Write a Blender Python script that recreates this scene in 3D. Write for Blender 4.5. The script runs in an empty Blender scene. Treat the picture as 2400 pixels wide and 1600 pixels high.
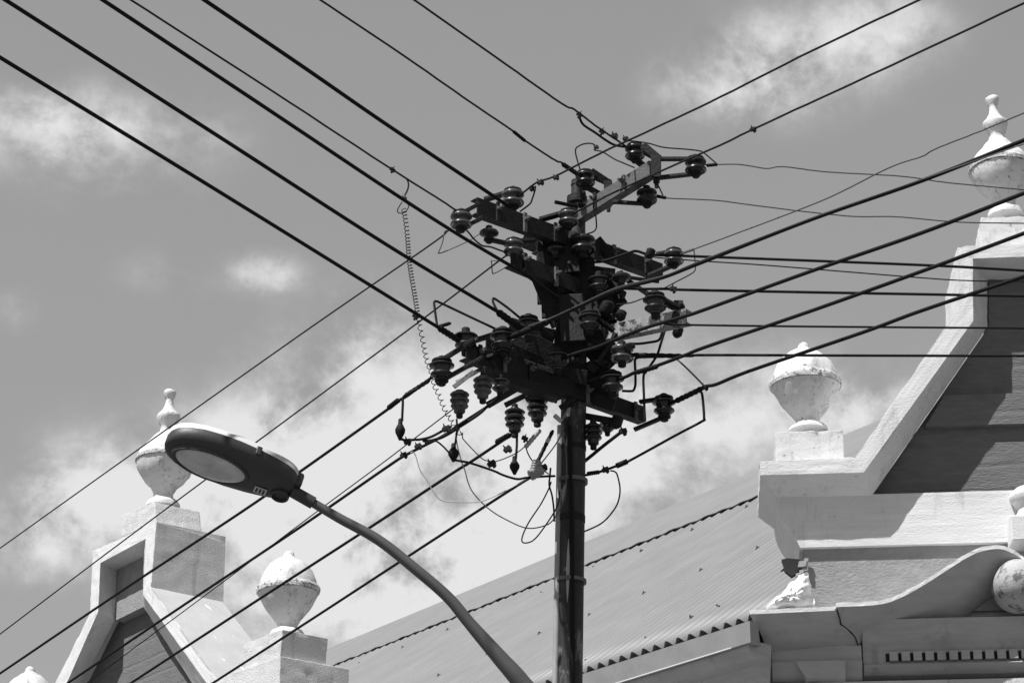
import bpy, math, random
from mathutils import Vector, Matrix, noise as mnoise
R = math.radians
random.seed(7)

# ------------------------------------------------------------------ camera, sky, sun, exposure
SC = bpy.context.scene
COL = SC.collection
FPX, TILT, CAMZ = 5200.0, R(23.0), 1.65          # focal length in pixels of a 2400 px wide frame
CAM = Vector((0, 0, CAMZ))
FWD = Vector((0, math.cos(TILT), math.sin(TILT)))
UPV = Vector((0, -math.sin(TILT), math.cos(TILT)))
cd = bpy.data.cameras.new('camera'); cam = bpy.data.objects.new('camera', cd); COL.objects.link(cam)
cam.location = CAM; cam.rotation_euler = (R(90) + TILT, 0, 0)
cd.sensor_width = 36; cd.lens = FPX / 2400 * 36; cd.clip_start = .1; cd.clip_end = 6000
SC.camera = cam
SC.view_settings.view_transform = 'Standard'; SC.view_settings.look = 'None'
SC.view_settings.exposure = 0.35; SC.view_settings.gamma = 1
SUN_AZ, SUN_EL = -134.0, 57.6                      # heading measured from +Y towards +X

def hd(a): return Vector((math.sin(R(a)), math.cos(R(a)), 0))
sd = hd(SUN_AZ) * math.cos(R(SUN_EL)) + Vector((0, 0, math.sin(R(SUN_EL))))
sl = bpy.data.lights.new('sun', 'SUN'); sl.energy = 5.0; sl.angle = R(.5); sl.color = (1, 1, 1)
so = bpy.data.objects.new('sun', sl); COL.objects.link(so)
so.rotation_euler = (-sd).to_track_quat('-Z', 'Y').to_euler(); so.location = (-10, -10, 30)

def ray(px, py):
    return (FWD * FPX + Vector((1, 0, 0)) * (px - 1200) + UPV * (800 - py)).normalized()
def on_y(px, py, Y):
    d = ray(px, py); return CAM + d * (Y / d.y)
def on_plane(px, py, P, n):
    d = ray(px, py); return CAM + d * ((P - CAM).dot(n) / d.dot(n))
def on_head(px, py, P, h): return on_plane(px, py, P, hd(h + 90))
def m_px(px, P): return px * (P - CAM).dot(FWD) / FPX      # metres that span px pixels at P

W = bpy.data.worlds.new('World'); SC.world = W; W.use_nodes = True
wt = W.node_tree; wt.nodes.clear()
def wn(t, **k):
    n = wt.nodes.new(t)
    for a, b in k.items(): setattr(n, a, b)
    return n
def wmath(op, a, b=None, c=None, clamp=False):
    n = wn('ShaderNodeMath', operation=op, use_clamp=clamp)
    for i, v in enumerate((a, b, c)):
        if v is None: continue
        if isinstance(v, (int, float)): n.inputs[i].default_value = v
        else: wt.links.new(v, n.inputs[i])
    return n.outputs[0]
sky = wn('ShaderNodeTexSky', sky_type='NISHITA', sun_disc=False)
sky.sun_elevation = R(SUN_EL); sky.sun_rotation = R(SUN_AZ); sky.altitude = 0
sky.air_density = 1.0; sky.dust_density = 0.7; sky.ozone_density = 1.0
bw = wn('ShaderNodeSeparateColor'); wt.links.new(sky.outputs[0], bw.inputs[0])     # red channel: a red filter on black and white film
tc = wn('ShaderNodeTexCoord'); DIR = tc.outputs['Generated']
def wnoise(scale, detail, rough, dist, off=(0, 0, 0)):
    mp = wn('ShaderNodeMapping'); mp.inputs['Location'].default_value = off; wt.links.new(DIR, mp.inputs[0])
    n = wn('ShaderNodeTexNoise'); n.inputs['Scale'].default_value = scale; n.inputs['Detail'].default_value = detail
    n.inputs['Roughness'].default_value = rough; n.inputs['Distortion'].default_value = dist
    wt.links.new(mp.outputs[0], n.inputs['Vector']); return n.outputs['Fac']
CLOUDS = [  # a direction in the sky, its two angular radii and its weight
 (100, 280, 170, 95, .56), (400, 300, 190, 85, .32), (230, 380, 260, 120, .25), (625, 640, 85, 50, .62), (380, 640, 130, 70, .22),
 (880, 760, 130, 110, .40), (760, 900, 190, 140, .40), (1850, 120, 240, 120, .52), (1720, 220, 220, 90, .42), (2080, 70, 160, 90, .40),
 (190, 1190, 150, 130, .62), (90, 1290, 120, 150, .35), (760, 1200, 420, 170, .62), (1030, 1340, 430, 190, .85), (700, 1040, 240, 90, .35), (480, 1130, 260, 160, .50),
 (1650, 960, 380, 150, .48), (1480, 1130, 300, 120, .55), (2020, 960, 180, 90, .55), (1080, 1010, 330, 130, .42), (1300, 860, 500, 110, .26), (620, 1420, 180, 130, .35), (30, 720, 60, 60, .25), (900, 1480, 300, 120, .30)]
dens = None
for (px, py, rx, ry, amp) in CLOUDS:
    d = ray(px, py); e1 = d.cross(Vector((0, 0, 1))).normalized(); e2 = e1.cross(d).normalized()
    s = wn('ShaderNodeVectorMath', operation='SUBTRACT'); wt.links.new(DIR, s.inputs[0]); s.inputs[1].default_value = d
    qs = []
    for e, rr in ((e1, rx), (e2, ry)):
        q = wn('ShaderNodeVectorMath', operation='DOT_PRODUCT'); wt.links.new(s.outputs[0], q.inputs[0]); q.inputs[1].default_value = e * (FPX / rr)
        qs.append(wmath('MULTIPLY', q.outputs['Value'], q.outputs['Value']))
    r2 = wmath('ADD', qs[0], qs[1])
    g = wmath('MULTIPLY', wmath('EXPONENT', wmath('MULTIPLY', r2, -1.0)), amp)
    dens = g if dens is None else wmath('ADD', dens, g)
n1 = wnoise(19, 10, .62, .18, (1.7, .3, .9)); n2 = wnoise(60, 8, .66, .2, (4, 2, 1))
brk = wmath('ADD', wmath('MULTIPLY', wmath('SUBTRACT', n1, .5), 3.6), wmath('MULTIPLY', wmath('SUBTRACT', n2, .5), 1.0))
# the same kind of cloud, unplaced, over the rest of the sky
raw = wmath('MULTIPLY', dens, wmath('ADD', wmath('MULTIPLY', brk, 1.35), .97))
mr = wn('ShaderNodeMapRange', interpolation_type='SMOOTHSTEP'); mr.inputs[1].default_value = .03; mr.inputs[2].default_value = 1.0; wt.links.new(raw, mr.inputs[0])
cl = mr.outputs[0]
sxyz = wn('ShaderNodeSeparateXYZ'); wt.links.new(DIR, sxyz.inputs[0])
zen = wn('ShaderNodeMapRange', interpolation_type='SMOOTHSTEP'); zen.inputs[1].default_value = .50; zen.inputs[2].default_value = .85; zen.inputs[3].default_value = 1; zen.inputs[4].default_value = .42
wt.links.new(sxyz.outputs[2], zen.inputs[0])
skyv = wmath('MULTIPLY', wmath('MINIMUM', wmath('MULTIPLY', wmath('POWER', bw.outputs[0], .3), 3.3), 4.4), zen.outputs[0])
CLOUD_V = 7.9
mixc = wmath('ADD', wmath('MULTIPLY', skyv, wmath('SUBTRACT', 1.0, wmath('MULTIPLY', cl, .9))), wmath('MULTIPLY', cl, CLOUD_V))
cmb = wn('ShaderNodeCombineColor'); [wt.links.new(mixc, cmb.inputs[i]) for i in range(3)]
bg = wn('ShaderNodeBackground'); bg.inputs['Strength'].default_value = .075; wt.links.new(cmb.outputs[0], bg.inputs[0])
wo = wn('ShaderNodeOutputWorld'); wt.links.new(bg.outputs[0], wo.inputs[0])

# ------------------------------------------------------------------ materials (the photograph is black and white)
def mat(name, base, rough=.8, metal=0, var=.25, vscale=6, bump=0, bscale=40, stretch=(1, 1, 1), stain=None, spec=.5, coat=0, course=0, streak=None):
    m = bpy.data.materials.new(name); m.use_nodes = True; nt = m.node_tree; b = nt.nodes['Principled BSDF']
    L = nt.links.new
    t = nt.nodes.new('ShaderNodeTexCoord'); mp = nt.nodes.new('ShaderNodeMapping'); mp.inputs['Scale'].default_value = stretch
    L(t.outputs['Object'], mp.inputs[0])
    def noise(sc, det=6, rg=.6):
        n = nt.nodes.new('ShaderNodeTexNoise'); n.inputs['Scale'].default_value = sc; n.inputs['Detail'].default_value = det
        n.inputs['Roughness'].default_value = rg; L(mp.outputs[0], n.inputs['Vector']); return n.outputs['Fac']
    def ramp(src, a, b_, va, vb):
        n = nt.nodes.new('ShaderNodeMapRange'); n.inputs[1].default_value = a; n.inputs[2].default_value = b_
        n.inputs[3].default_value = va; n.inputs[4].default_value = vb; n.clamp = True; L(src, n.inputs[0]); return n.outputs[0]
    v = ramp(noise(vscale), .25, .75, base * (1 - var), base * (1 + var))
    if stain:                     # (noise scale, threshold, value): patches of dirt, in galvp of painted shadow, with a shape of their own
        sc, th, val = stain
        k = ramp(noise(sc, 10, .72), th, th + .06, 0, 1)
        mx = nt.nodes.new('ShaderNodeMix'); mx.data_type = 'FLOAT'; L(k, mx.inputs[0]); L(v, mx.inputs[2]); mx.inputs[3].default_value = val; v = mx.outputs[0]
    if streak:                    # (scale, threshold, value): dirt washed down the face
        sc, th, val = streak
        m2 = nt.nodes.new('ShaderNodeMapping'); m2.inputs['Scale'].default_value = (1, 1, .14); L(t.outputs['Object'], m2.inputs[0])
        n = nt.nodes.new('ShaderNodeTexNoise'); n.inputs['Scale'].default_value = sc; n.inputs['Detail'].default_value = 7; n.inputs['Roughness'].default_value = .68; L(m2.outputs[0], n.inputs['Vector'])
        k = ramp(n.outputs['Fac'], th, th + .16, 0, .75)
        mx = nt.nodes.new('ShaderNodeMix'); mx.data_type = 'FLOAT'; L(k, mx.inputs[0]); L(v, mx.inputs[2]); mx.inputs[3].default_value = val; v = mx.outputs[0]
    c = nt.nodes.new('ShaderNodeCombineColor'); [L(v, c.inputs[i]) for i in range(3)]
    L(c.outputs[0], b.inputs['Base Color'])
    b.inputs['Roughness'].default_value = rough; b.inputs['Metallic'].default_value = metal
    b.inputs['Specular IOR Level'].default_value = spec; b.inputs['Coat Weight'].default_value = coat; b.inputs['Coat Roughness'].default_value = .12
    if bump:
        h = noise(bscale, 8, .65)
        if course:
            w = nt.nodes.new('ShaderNodeTexWave'); w.bands_direction = 'Z'; w.inputs['Scale'].default_value = course; w.inputs['Distortion'].default_value = 1.1
            w.inputs['Detail'].default_value = 4; L(t.outputs['Object'], w.inputs['Vector'])
            a = nt.nodes.new('ShaderNodeMath'); a.operation = 'ADD'; L(ramp(w.outputs['Fac'], .0, .10, 0, .30), a.inputs[0]); L(h, a.inputs[1]); h = a.outputs[0]
        bp = nt.nodes.new('ShaderNodeBump'); bp.inputs['Strength'].default_value = bump; bp.inputs['Distance'].default_value = .02; L(h, bp.inputs['Height']); L(bp.outputs[0], b.inputs['Normal'])
    return m
M = dict(
 white=mat('white_render', .64, .85, var=.07, vscale=3, bump=.35, bscale=26, stretch=(1, 1, 2.6), stain=(12, .635, .24), streak=(7, .565, .36)),
 slope=mat('weathered_slope', .44, .85, var=.10, vscale=3, bump=.3, bscale=26, stain=(14, .68, .2)),
 boss=mat('peeling_paint', .40, .85, var=.1, vscale=4, bump=.5, bscale=20, stain=(7, .53, .13)),
 mould=mat('cornice_paint', .42, .85, var=.14, vscale=5, bump=.3, bscale=22, stretch=(.6, .6, 3), stain=(9, .64, .2), streak=(5, .56, .26)),
 finial=mat('finial_paint', .62, .8, var=.08, vscale=4, bump=.3, bscale=30, stain=(18, .585, .17), streak=(9, .55, .27)),
 lichen=mat('lichen_rim', .60, .9, var=.25, vscale=14, bump=.6, bscale=40, stain=(22, .52, .12)),
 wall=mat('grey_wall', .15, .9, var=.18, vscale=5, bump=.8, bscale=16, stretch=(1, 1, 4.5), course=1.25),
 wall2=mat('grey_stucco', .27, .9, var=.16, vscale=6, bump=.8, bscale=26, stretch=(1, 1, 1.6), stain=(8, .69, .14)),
 tower=mat('tower_render', .58, .9, var=.12, vscale=4, bump=.7, bscale=45, stain=(12, .66, .22), streak=(6, .56, .28)),
 dark=mat('dark_hollow_and_shade', .02, .95, var=.3),
 roof=mat('roof_sheet', .20, .55, metal=.0, var=.10, vscale=1.6, bump=.12, bscale=60, stretch=(1, 1, 1), stain=(13, .73, .22)),
 gutter=mat('gutter_metal', .21, .6, var=.15, vscale=4, bump=.1),
 seal=mat('white_sealant', .85, .7, var=.06, bump=.8, bscale=9),
 steel=mat('weathered_steel', .013, .7, metal=.1, spec=.3, var=.45, vscale=16, bump=.35, bscale=60, stain=(14, .62, .03)),
 galv=mat('galvanised_steel', .40, .5, metal=.15, var=.35, vscale=18, bump=.2, bscale=50, stain=(20, .60, .09)),
 galvp=mat('shadow_patched_galvanised', .26, .6, metal=.1, var=.4, vscale=20, bump=.2, stain=(6, .47, .02)),  # dark patches in the colour imitate shadows falling across the arm
 galvd=mat('dull_galvanised', .10, .6, metal=.1, var=.4, vscale=20, bump=.2, bscale=50, stain=(20, .60, .05)),
 pole=mat('pole_paint', .026, .6, var=.5, vscale=5, bump=.15, bscale=30, stretch=(1, 1, .45), stain=(6, .56, .15), streak=(16, .56, .12), spec=.3),
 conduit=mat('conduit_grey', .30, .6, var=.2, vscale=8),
 ceram=mat('brown_porcelain', .022, .3, var=.3, vscale=20, spec=.35, coat=.15),
 cerrim=mat('glazed_porcelain', .07, .28, var=.3, vscale=24, spec=.4, coat=.15),
 cerpale=mat('weathered_porcelain', .085, .55, var=.5, vscale=26, stain=(1.2, .50, .035), bump=.3),
 wire=mat('black_cable', .006, .7, var=.3, vscale=30, spec=.2),
 wire2=mat('bare_conductor', .012, .6, var=.4, vscale=40, spec=.25),
 pale=mat('pale_cable', .42, .6, var=.15, vscale=20),
 midw=mat('grey_cable', .08, .5, var=.2, vscale=20),
 rag=mat('grey_tape', .30, .8, var=.25, vscale=30, bump=.5),
 lamp=mat('lamp_housing', .034, .5, var=.15, vscale=12, bump=.08),
 lamptop=mat('lamp_canopy', .62, .5, var=.06, vscale=5),
 lens=mat('lamp_glass', .50, .3, var=.25, vscale=14, spec=.5),
 arm=mat('lamp_arm_paint', .075, .5, var=.18, vscale=9),
 sticker=mat('sticker_white', .5, .6, var=.1), ink=mat('sticker_ink', .03, .6, var=.1),
 ground=mat('ground', .11, .95, var=.3, vscale=.4),
 glass=mat('window_glass', .03, .1, var=.1), frame=mat('window_frame', .6, .6, var=.1),
 nail=mat('roof_fixing', .06, .6, var=.3))

# ------------------------------------------------------------------ mesh helpers
class MB:
    def __init__(s): s.v = []; s.f = []
    def add(s, vs, fs):
        o = len(s.v); s.v += [Vector(v) for v in vs]; s.f += [tuple(i + o for i in f) for f in fs]; return s
    def obox(s, c, ax, ay, az):              # centre and three half-axis vectors
        vs = [c + ax * i + ay * j + az * k for i in (-1, 1) for j in (-1, 1) for k in (-1, 1)]
        return s.add(vs, [(0, 1, 3, 2), (4, 6, 7, 5), (0, 4, 5, 1), (2, 3, 7, 6), (0, 2, 6, 4), (1, 5, 7, 3)])
    def prism(s, front, off):                # polygon and the vector to its back face
        n = len(front); b = [p + off for p in front]
        return s.add(list(front) + b, [tuple(range(n)), tuple(range(2 * n - 1, n - 1, -1))] + [(i, (i + 1) % n, n + (i + 1) % n, n + i) for i in range(n)])
    def loft(s, rows, close=False):
        n = len(rows[0]); vs = [p for r in rows for p in r]; fs = []
        for a in range(len(rows) - 1):
            for i in range(n if close else n - 1):
                j = (i + 1) % n; fs.append((a * n + i, a * n + j, (a + 1) * n + j, (a + 1) * n + i))
        return s.add(vs, fs)
    def tube(s, pts, r, n=8, caps=True):
        pts = [Vector(p) for p in pts]; N = len(pts)
        rs = r if isinstance(r, (list, tuple)) else [r] * N
        t0 = (pts[1] - pts[0]).normalized(); a = t0.orthogonal().normalized(); rows = []
        for i, p in enumerate(pts):
            t = (pts[min(i + 1, N - 1)] - pts[max(i - 1, 0)])
            if t.length < 1e-9: t = t0
            t = t.normalized(); a = a - t * a.dot(t)
            if a.length < 1e-6: a = t.orthogonal()
            a = a.normalized(); b = t.cross(a)
            rows.append([p + (a * math.cos(2 * math.pi * k / n) + b * math.sin(2 * math.pi * k / n)) * rs[i] for k in range(n)])
        o = len(s.v); s.loft(rows, True)
        if caps: s.f += [tuple(o + k for k in range(n - 1, -1, -1)), tuple(o + (N - 1) * n + k for k in range(n))]
        return s
    def lathe(s, prof, c=Vector(), n=28, ax=None, sq=None):
        z = Vector(ax).normalized() if ax else Vector((0, 0, 1)); x = z.orthogonal().normalized(); y = z.cross(x)
        rows = [[c + z * h + (x * math.cos(2 * math.pi * k / n) + y * math.sin(2 * math.pi * k / n)) * max(r, 1e-4) for k in range(n)] for r, h in prof]
        o = len(s.v); s.loft(rows, True); N = len(prof)
        s.f += [tuple(o + k for k in range(n)), tuple(o + (N - 1) * n + k for k in range(n - 1, -1, -1))]
        return s
    def mesh(s, name, m, origin=Vector(), smooth=None):
        me = bpy.data.meshes.new(name); me.from_pydata([v - origin for v in s.v], [], s.f); me.validate()
        import bmesh as bmm
        bm = bmm.new(); bm.from_mesh(me); bmm.ops.recalc_face_normals(bm, faces=bm.faces)
        if smooth is not None:
            for f in bm.faces: f.smooth = True
            for e in bm.edges:
                if len(e.link_faces) == 2 and e.calc_face_angle(0) > R(smooth): e.smooth = False
        bm.to_mesh(me); bm.free(); me.materials.append(m); return me
    def build(s, name, m, parent=None, smooth=None, bevel=0):
        org = parent_world(parent) if parent else (sum(s.v, Vector()) / len(s.v))
        o = bpy.data.objects.new(name, s.mesh(name, m, org, smooth)); COL.objects.link(o)
        if parent: o.parent = parent
        else: o.location = org
        if bevel:
            md = o.modifiers.new('bevel', 'BEVEL'); md.width = bevel; md.segments = 2; md.limit_method = 'ANGLE'; md.angle_limit = R(35)
        return o
def parent_world(o):
    p = Vector()
    while o: p = p + o.location; o = o.parent
    return p
def tag(o, label, cat, group=None, kind=None):
    if label: o['label'] = label
    if cat: o['category'] = cat
    if group: o['group'] = group
    if kind: o['kind'] = kind
    return o
def thing(name, loc, label, cat, group=None):
    o = bpy.data.objects.new(name, None); COL.objects.link(o); o.location = loc; o.empty_display_size = .1
    return tag(o, label, cat, group)
def cat_rom(pts, k=6):
    if len(pts) < 3: return [pts[0].lerp(pts[-1], i / k) for i in range(k + 1)]
    P = [2 * pts[0] - pts[1]] + list(pts) + [2 * pts[-1] - pts[-2]]; out = []
    for i in range(1, len(P) - 2):
        for j in range(k):
            t = j / k; a, b, c, d = P[i - 1:i + 3]
            out.append(.5 * (2 * b + (c - a) * t + (2 * a - 5 * b + 4 * c - d) * t * t + (3 * b - a - 3 * c + d) * t ** 3))
    return out + [pts[-1]]

RT = bpy.data.textures.new('wear', 'CLOUDS'); RT.noise_scale = .11; RT.noise_depth = 4
def rough(o, lv=5, st=.02):
    a = o.modifiers.new('cuts', 'SUBSURF'); a.subdivision_type = 'SIMPLE'; a.levels = lv; a.render_levels = lv
    d = o.modifiers.new('wear', 'DISPLACE'); d.texture = RT; d.texture_coords = 'GLOBAL'; d.strength = st; d.mid_level = .5
    return o
# ------------------------------------------------------------------ ground
g = MB(); g.add([(-900, -900, 0), (900, -900, 0), (900, 900, 0), (-900, 900, 0)], [(0, 1, 2, 3)])
tag(g.build('ground', M['ground']), None, None, kind='structure')

# ------------------------------------------------------------------ corner building
HC, HS = 95.0, -37.5                                # headings of the splayed corner front and of the side street
UC, NC = hd(HC), hd(HC + 90)                        # along the corner front, and out of it towards the street
OC = on_y(1900, 1100, 20.0)
def fc(px, py, w=0): return on_plane(px, py, OC + NC * w, NC)
def uv(p): d = p - OC; return d.dot(UC), d.z, d.dot(NC)
def pt(u, v, w): return OC + UC * u + Vector((0, 0, v)) + NC * w
UMID = uv(fc(2356, 440, 0))[0]
def mir(p): u, v, w = uv(p); return pt(2 * UMID - u, v, w)
def sym(pts): return pts + [mir(p) for p in reversed(pts)]
ES, NS = hd(HS), hd(HS - 90)                        # along the side street (away), and out of the side wall
S0 = fc(1765, 1480, 0)
bld = thing('corner_building', Vector((S0.x, S0.y, 0)), 'white rendered corner building with shaped gables, ball finials and a corrugated roof', 'building')

FW, BW_ = .40, .13                                  # how far the gable frame and the frieze band stand out
outer = [fc(1780, 1082, FW), fc(2004, 1071, FW), fc(2246, 722, FW), fc(2243, 604, FW), fc(2243, 580, FW), fc(2247, 577, FW)]
inner = [fc(1781, 1113, FW), fc(2024, 1107, FW), fc(2281, 752, FW), fc(2280, 606, FW), fc(2281, 606, FW), fc(2282, 606, FW)]
back = [fc(1820, 1165, BW_), fc(2043.5, 1161, BW_), fc(2314, 765, 0), fc(2314.6, 656, 0), fc(2315, 656, 0), fc(2316, 656, 0)]
def row_of(p): d = p - CAM; return 800 - d.dot(UPV) / d.dot(FWD) * FPX
WR = FW
while row_of(pt(uv(inner[0])[0], uv(inner[0])[1], WR)) < 1210: WR -= .01
def deep(p, w): u, v, _ = uv(p); return pt(u, v, w)
rear = [deep(p, WR) for p in outer]
cp = MB(); cp.loft([sym(rear), sym(outer), sym(inner), sym(back)])
b0r, n0r = deep(back[0], WR), deep(inner[0], WR)
cp.add([rear[0], outer[0], inner[0], n0r, b0r, back[0]], [(0, 1, 2, 3), (3, 2, 5, 4)])
rough(cp.build('gable_coping', M['white'], bld, smooth=35, bevel=.008), 4, .022)
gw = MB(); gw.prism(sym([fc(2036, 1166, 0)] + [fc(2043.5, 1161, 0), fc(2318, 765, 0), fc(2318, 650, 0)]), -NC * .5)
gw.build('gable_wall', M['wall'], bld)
sb = MB(); sb.prism(sym([fc(2168, 999, .075), fc(2214, 926, .075)]), -NC * .15); sb.build('wall_course', M['wall'], bld)
# frieze band with its curved end
arris = [fc(1820, 1164, BW_), fc(1823, 1190, BW_), fc(1831, 1213, BW_), fc(1848, 1238, BW_), fc(1866, 1262, BW_), fc(1875, 1282, BW_)]
side = [deep(p, WR) for p in arris]
fr = MB(); N0 = len(arris)
fr.loft([side, arris, [mir(p) for p in arris], [mir(p) for p in side]])
bot = [side[-1], arris[-1], mir(arris[-1]), mir(side[-1])]; fr.add(bot, [(0, 1, 2, 3)])
rough(fr.build('frieze_band', M['white'], bld, smooth=30), 4, .016)
# lower wall, its coping with the S-shaped scroll, cornice and dentils
W2 = .07
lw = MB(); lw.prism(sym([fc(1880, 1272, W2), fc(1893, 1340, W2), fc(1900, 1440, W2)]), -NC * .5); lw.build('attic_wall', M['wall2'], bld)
S_px = [(1756, 1429), (1955, 1420), (1960, 1412), (2060, 1406), (2115, 1388), (2172, 1356), (2226, 1321), (2274, 1292), (2306, 1280), (2341, 1276), (2372, 1286), (2402, 1306), (2424, 1340)]
CW = .52
def cur(px, w, dy=0): return [fc(x, y + dy, w) for x, y in px]
ct = cat_rom(cur(S_px[2:], CW), 4); ct = cur(S_px[:2], CW) + ct
cb = [p - Vector((0, 0, m_px(10, p))) for p in ct]
cback = [pt(uv(p)[0], uv(p)[1] + .02, W2 - .02) for p in ct]
sc_ = MB(); sc_.loft([cback, ct, cb]); rough(sc_.build('scroll_coping', M['white'], bld, smooth=40), 2, .02)
# the moulded underside sweeping back below the coping
low_px = [(1806, 1530), (2010, 1514), (2020, 1500), (2080, 1478), (2140, 1466), (2190, 1460), (2240, 1454), (2275, 1432), (2300, 1412), (2330, 1392), (2362, 1384), (2392, 1392), (2414, 1420)]
lo = cat_rom(cur(low_px[2:], .10), 4); lo = cur(low_px[:2], .10) + lo
mid = [(a + b) / 2 + NC * (.035) + Vector((0, 0, .008)) for a, b in zip(cb, lo)]
mid2 = [a.lerp(b, .72) - NC * .02 for a, b in zip(cb, lo)]
lob = [p - NC * .34 for p in lo]
um = MB(); um.loft([cb, mid, mid2, lo, lob]); um.build('scroll_moulding', M['mould'], bld, smooth=50)
bo = MB(); bc = fc(2384, 1378, .30); br = m_px(58, bc)
bo.lathe([(br, -.05), (br, .10), (br * .97, .20), (br * .86, .27), (br * .6, .335), (br * .3, .365), (.001, .375)], bc, 32, NC); bo.build('scroll_boss', M['boss'], bld, smooth=50)
for nm_, rows_m, mm_ in (('scroll_coping', (cback, ct, cb), M['white']), ('scroll_moulding', (cb, mid, mid2, lo, lob), M['mould'])):
    b = MB(); b.loft([[mir(p) for p in r_] for r_ in rows_m]); b.build(nm_, mm_, bld, smooth=50)
b = MB(); bcm = mir(bc); b.lathe([(br, -.05), (br, .10), (br * .97, .20), (br * .86, .27), (br * .6, .335), (br * .3, .365), (.001, .375)], bcm, 32, NC); b.build('scroll_boss', M['boss'], bld, smooth=50)
tri = MB(); tri.prism([fc(2240, 1456, .02), fc(2330, 1385, .02), fc(2420, 1430, .02), fc(2420, 1456, .02)], -NC * .1); tri.build('tympanum_wall', M['mould'], bld)
# cornice: profile swept along the front from the broken left end
def sweep(name, m, xl, xr, prof, par=None, cap=True):
    """prof: list of (py at x=2100, w); xl/xr pixel columns of the ends at the facade"""
    ul = uv(fc(xl, prof[0][0], prof[0][1]))[0]; ur = uv(fc(xr, prof[0][0], prof[0][1]))[0]
    rows = [[], []]
    for py, w in prof:
        v = uv(fc(2100, py, w))[1]
        rows[0].append(pt(ul, v, w)); rows[1].append(pt(ur, v, w))
    b = MB(); b.loft(rows)
    b.add(rows[0], [tuple(range(len(prof)))]); b.add(rows[1], [tuple(range(len(prof)))])
    return b.build(name, m, par or bld)
sweep('cornice', M['mould'], 2014, 2900, [(1446, -.1), (1450, .25), (1484, .17), (1512, .09), (1527, .06), (1551, .055), (1556, .11), (1581, -.01), (1592, -.12)])
sweep('cornice_end', M['mould'], 1806, 2014, [(1508, -.1), (1509, .12), (1540, .10), (1545, .14), (1592, .0), (1600, -.1)])
dn = MB()
u0, v0, _ = uv(fc(2076, 1527, .10)); _, v1, _ = uv(fc(2076, 1548, .10)); du = uv(fc(2104, 1527, .10))[0] - u0
for k in range(28):
    a = u0 + du * k; gap = du * .30
    dn.obox(pt(a + gap + (du - gap) / 2, (v0 + v1) / 2, .08), UC * ((du - gap) / 2), NC * .03, Vector((0, 0, (v0 - v1) / 2)))
dn.build('dentil_course', M['mould'], bld)
for k in range(28):
    pass
shade_strip = MB(); shade_strip.obox(pt(u0 + du * 14, (v0 + v1) / 2, .058), UC * du * 14, NC * .006, Vector((0, 0, (v0 - v1) / 2 * .9))); shade_strip.build('dentil_shade_strip', M['dark'], bld)  # solid dark strip, painting in the shade between the dentils
ck = []
for (x, y) in [(1958, 1417), (1964, 1432), (1970, 1448), (1972, 1462), (1984, 1472), (1996, 1482), (2006, 1492), (2008, 1504), (2013, 1516)]:
    f_ = (y - 1417) / 97; ck.append(fc(x + 3 * mnoise.noise(Vector((y * .2, 0, 0))), y, .52 + (.10 - .52) * f_ + .085 * math.sin(math.pi * min(1, f_))))
b = MB(); b.tube(ck, [.004, .008, .006, .009, .005, .008, .006, .007, .003], 6); b.build('crack', M['dark'], bld)
b = MB(); b.prism([fc(1862, 1547, .17), fc(1982, 1546, .17), fc(1982, 1588, .17), fc(1890, 1589, .17)], -NC * .2); rough(b.build('cornice_block', M['mould'], bld, smooth=35, bevel=.006), 3, .02)
# torn flashing, hollow and debris where the roof meets the corner
se = MB()
poly = [(1792, 1424), (1812, 1404), (1832, 1388), (1850, 1368), (1868, 1352), (1880, 1346), (1893, 1341), (1898, 1356), (1902, 1392), (1909, 1414), (1890, 1421), (1850, 1424)]
cen = fc(1862, 1396, .50)
ring = cat_rom([fc(x, y, .44) for x, y in poly] + [fc(*poly[0], .44)], 5)[:-1]
ring = [p + UC * (.020 * mnoise.noise(p * 23)) + Vector((0, 0, .020 * mnoise.noise(p * 19 + Vector((5, 1, 2))))) for p in ring]
rows_ = [[p - NC * .25 for p in ring]]
for f_ in (0, .12, .25, .4, .55, .7, .85, .97):
    rows_.append([p.lerp(cen, f_) + NC * (.05 * mnoise.noise(p.lerp(cen, f_) * 9) + .035 * mnoise.noise(p.lerp(cen, f_) * 26) + .05 * math.sin(f_ * 3)) for p in ring])
se.loft(rows_, True)
se.build('torn_flashing', M['seal'], bld, smooth=60)
ho = MB(); ho.prism([fc(x, y, .10) for x, y in [(1832, 1310), (1846, 1307), (1876, 1310), (1877, 1330), (1866, 1342), (1856, 1349), (1842, 1338)]], -NC * .08)
ho.build('broken_cavity', M['dark'], bld); ho = MB()
ho.prism([fc(x, y, .12) for x, y in [(1764, 1462), (1776, 1454), (1784, 1478), (1788, 1500), (1796, 1522), (1806, 1536), (1800, 1545), (1784, 1520), (1772, 1500)]], -NC * .1)
ho.build('broken_cavity', M['dark'], bld)
br_ = MB()
for (x, y, s) in [(1882, 1322, 9), (1888, 1334, 6), (1879, 1340, 5), (1872, 1347, 6), (1890, 1312, 5)]:
    c = fc(x, y, .12); s_ = m_px(s, c)
    br_.obox(c, UC * s_ + NC * s_ * .3, NC * s_ * .8 - UC * .2 * s_, Vector((.2 * s_, 0, s_ * random.uniform(.6, 1.1))))
br_.build('broken_masonry', M['wall2'], bld)
# walls below, down to the pavement
def wallbox(name, A, B, z0, z1, n, th, m=None):
    b = MB(); b.prism([Vector((A.x, A.y, z0)), Vector((B.x, B.y, z0)), Vector((B.x, B.y, z1)), Vector((A.x, A.y, z1))], -n * th); return b.build(name, m or M['tower'], bld)
zc = fc(2100, 1592, .08).z
cl_, cr_ = fc(1795, 1580, 0), mir(fc(1795, 1580, 0))
wallbox('corner_wall', cl_ + NC * .05, cr_ + NC * .05, 0, zc, NC, .5)
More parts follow.
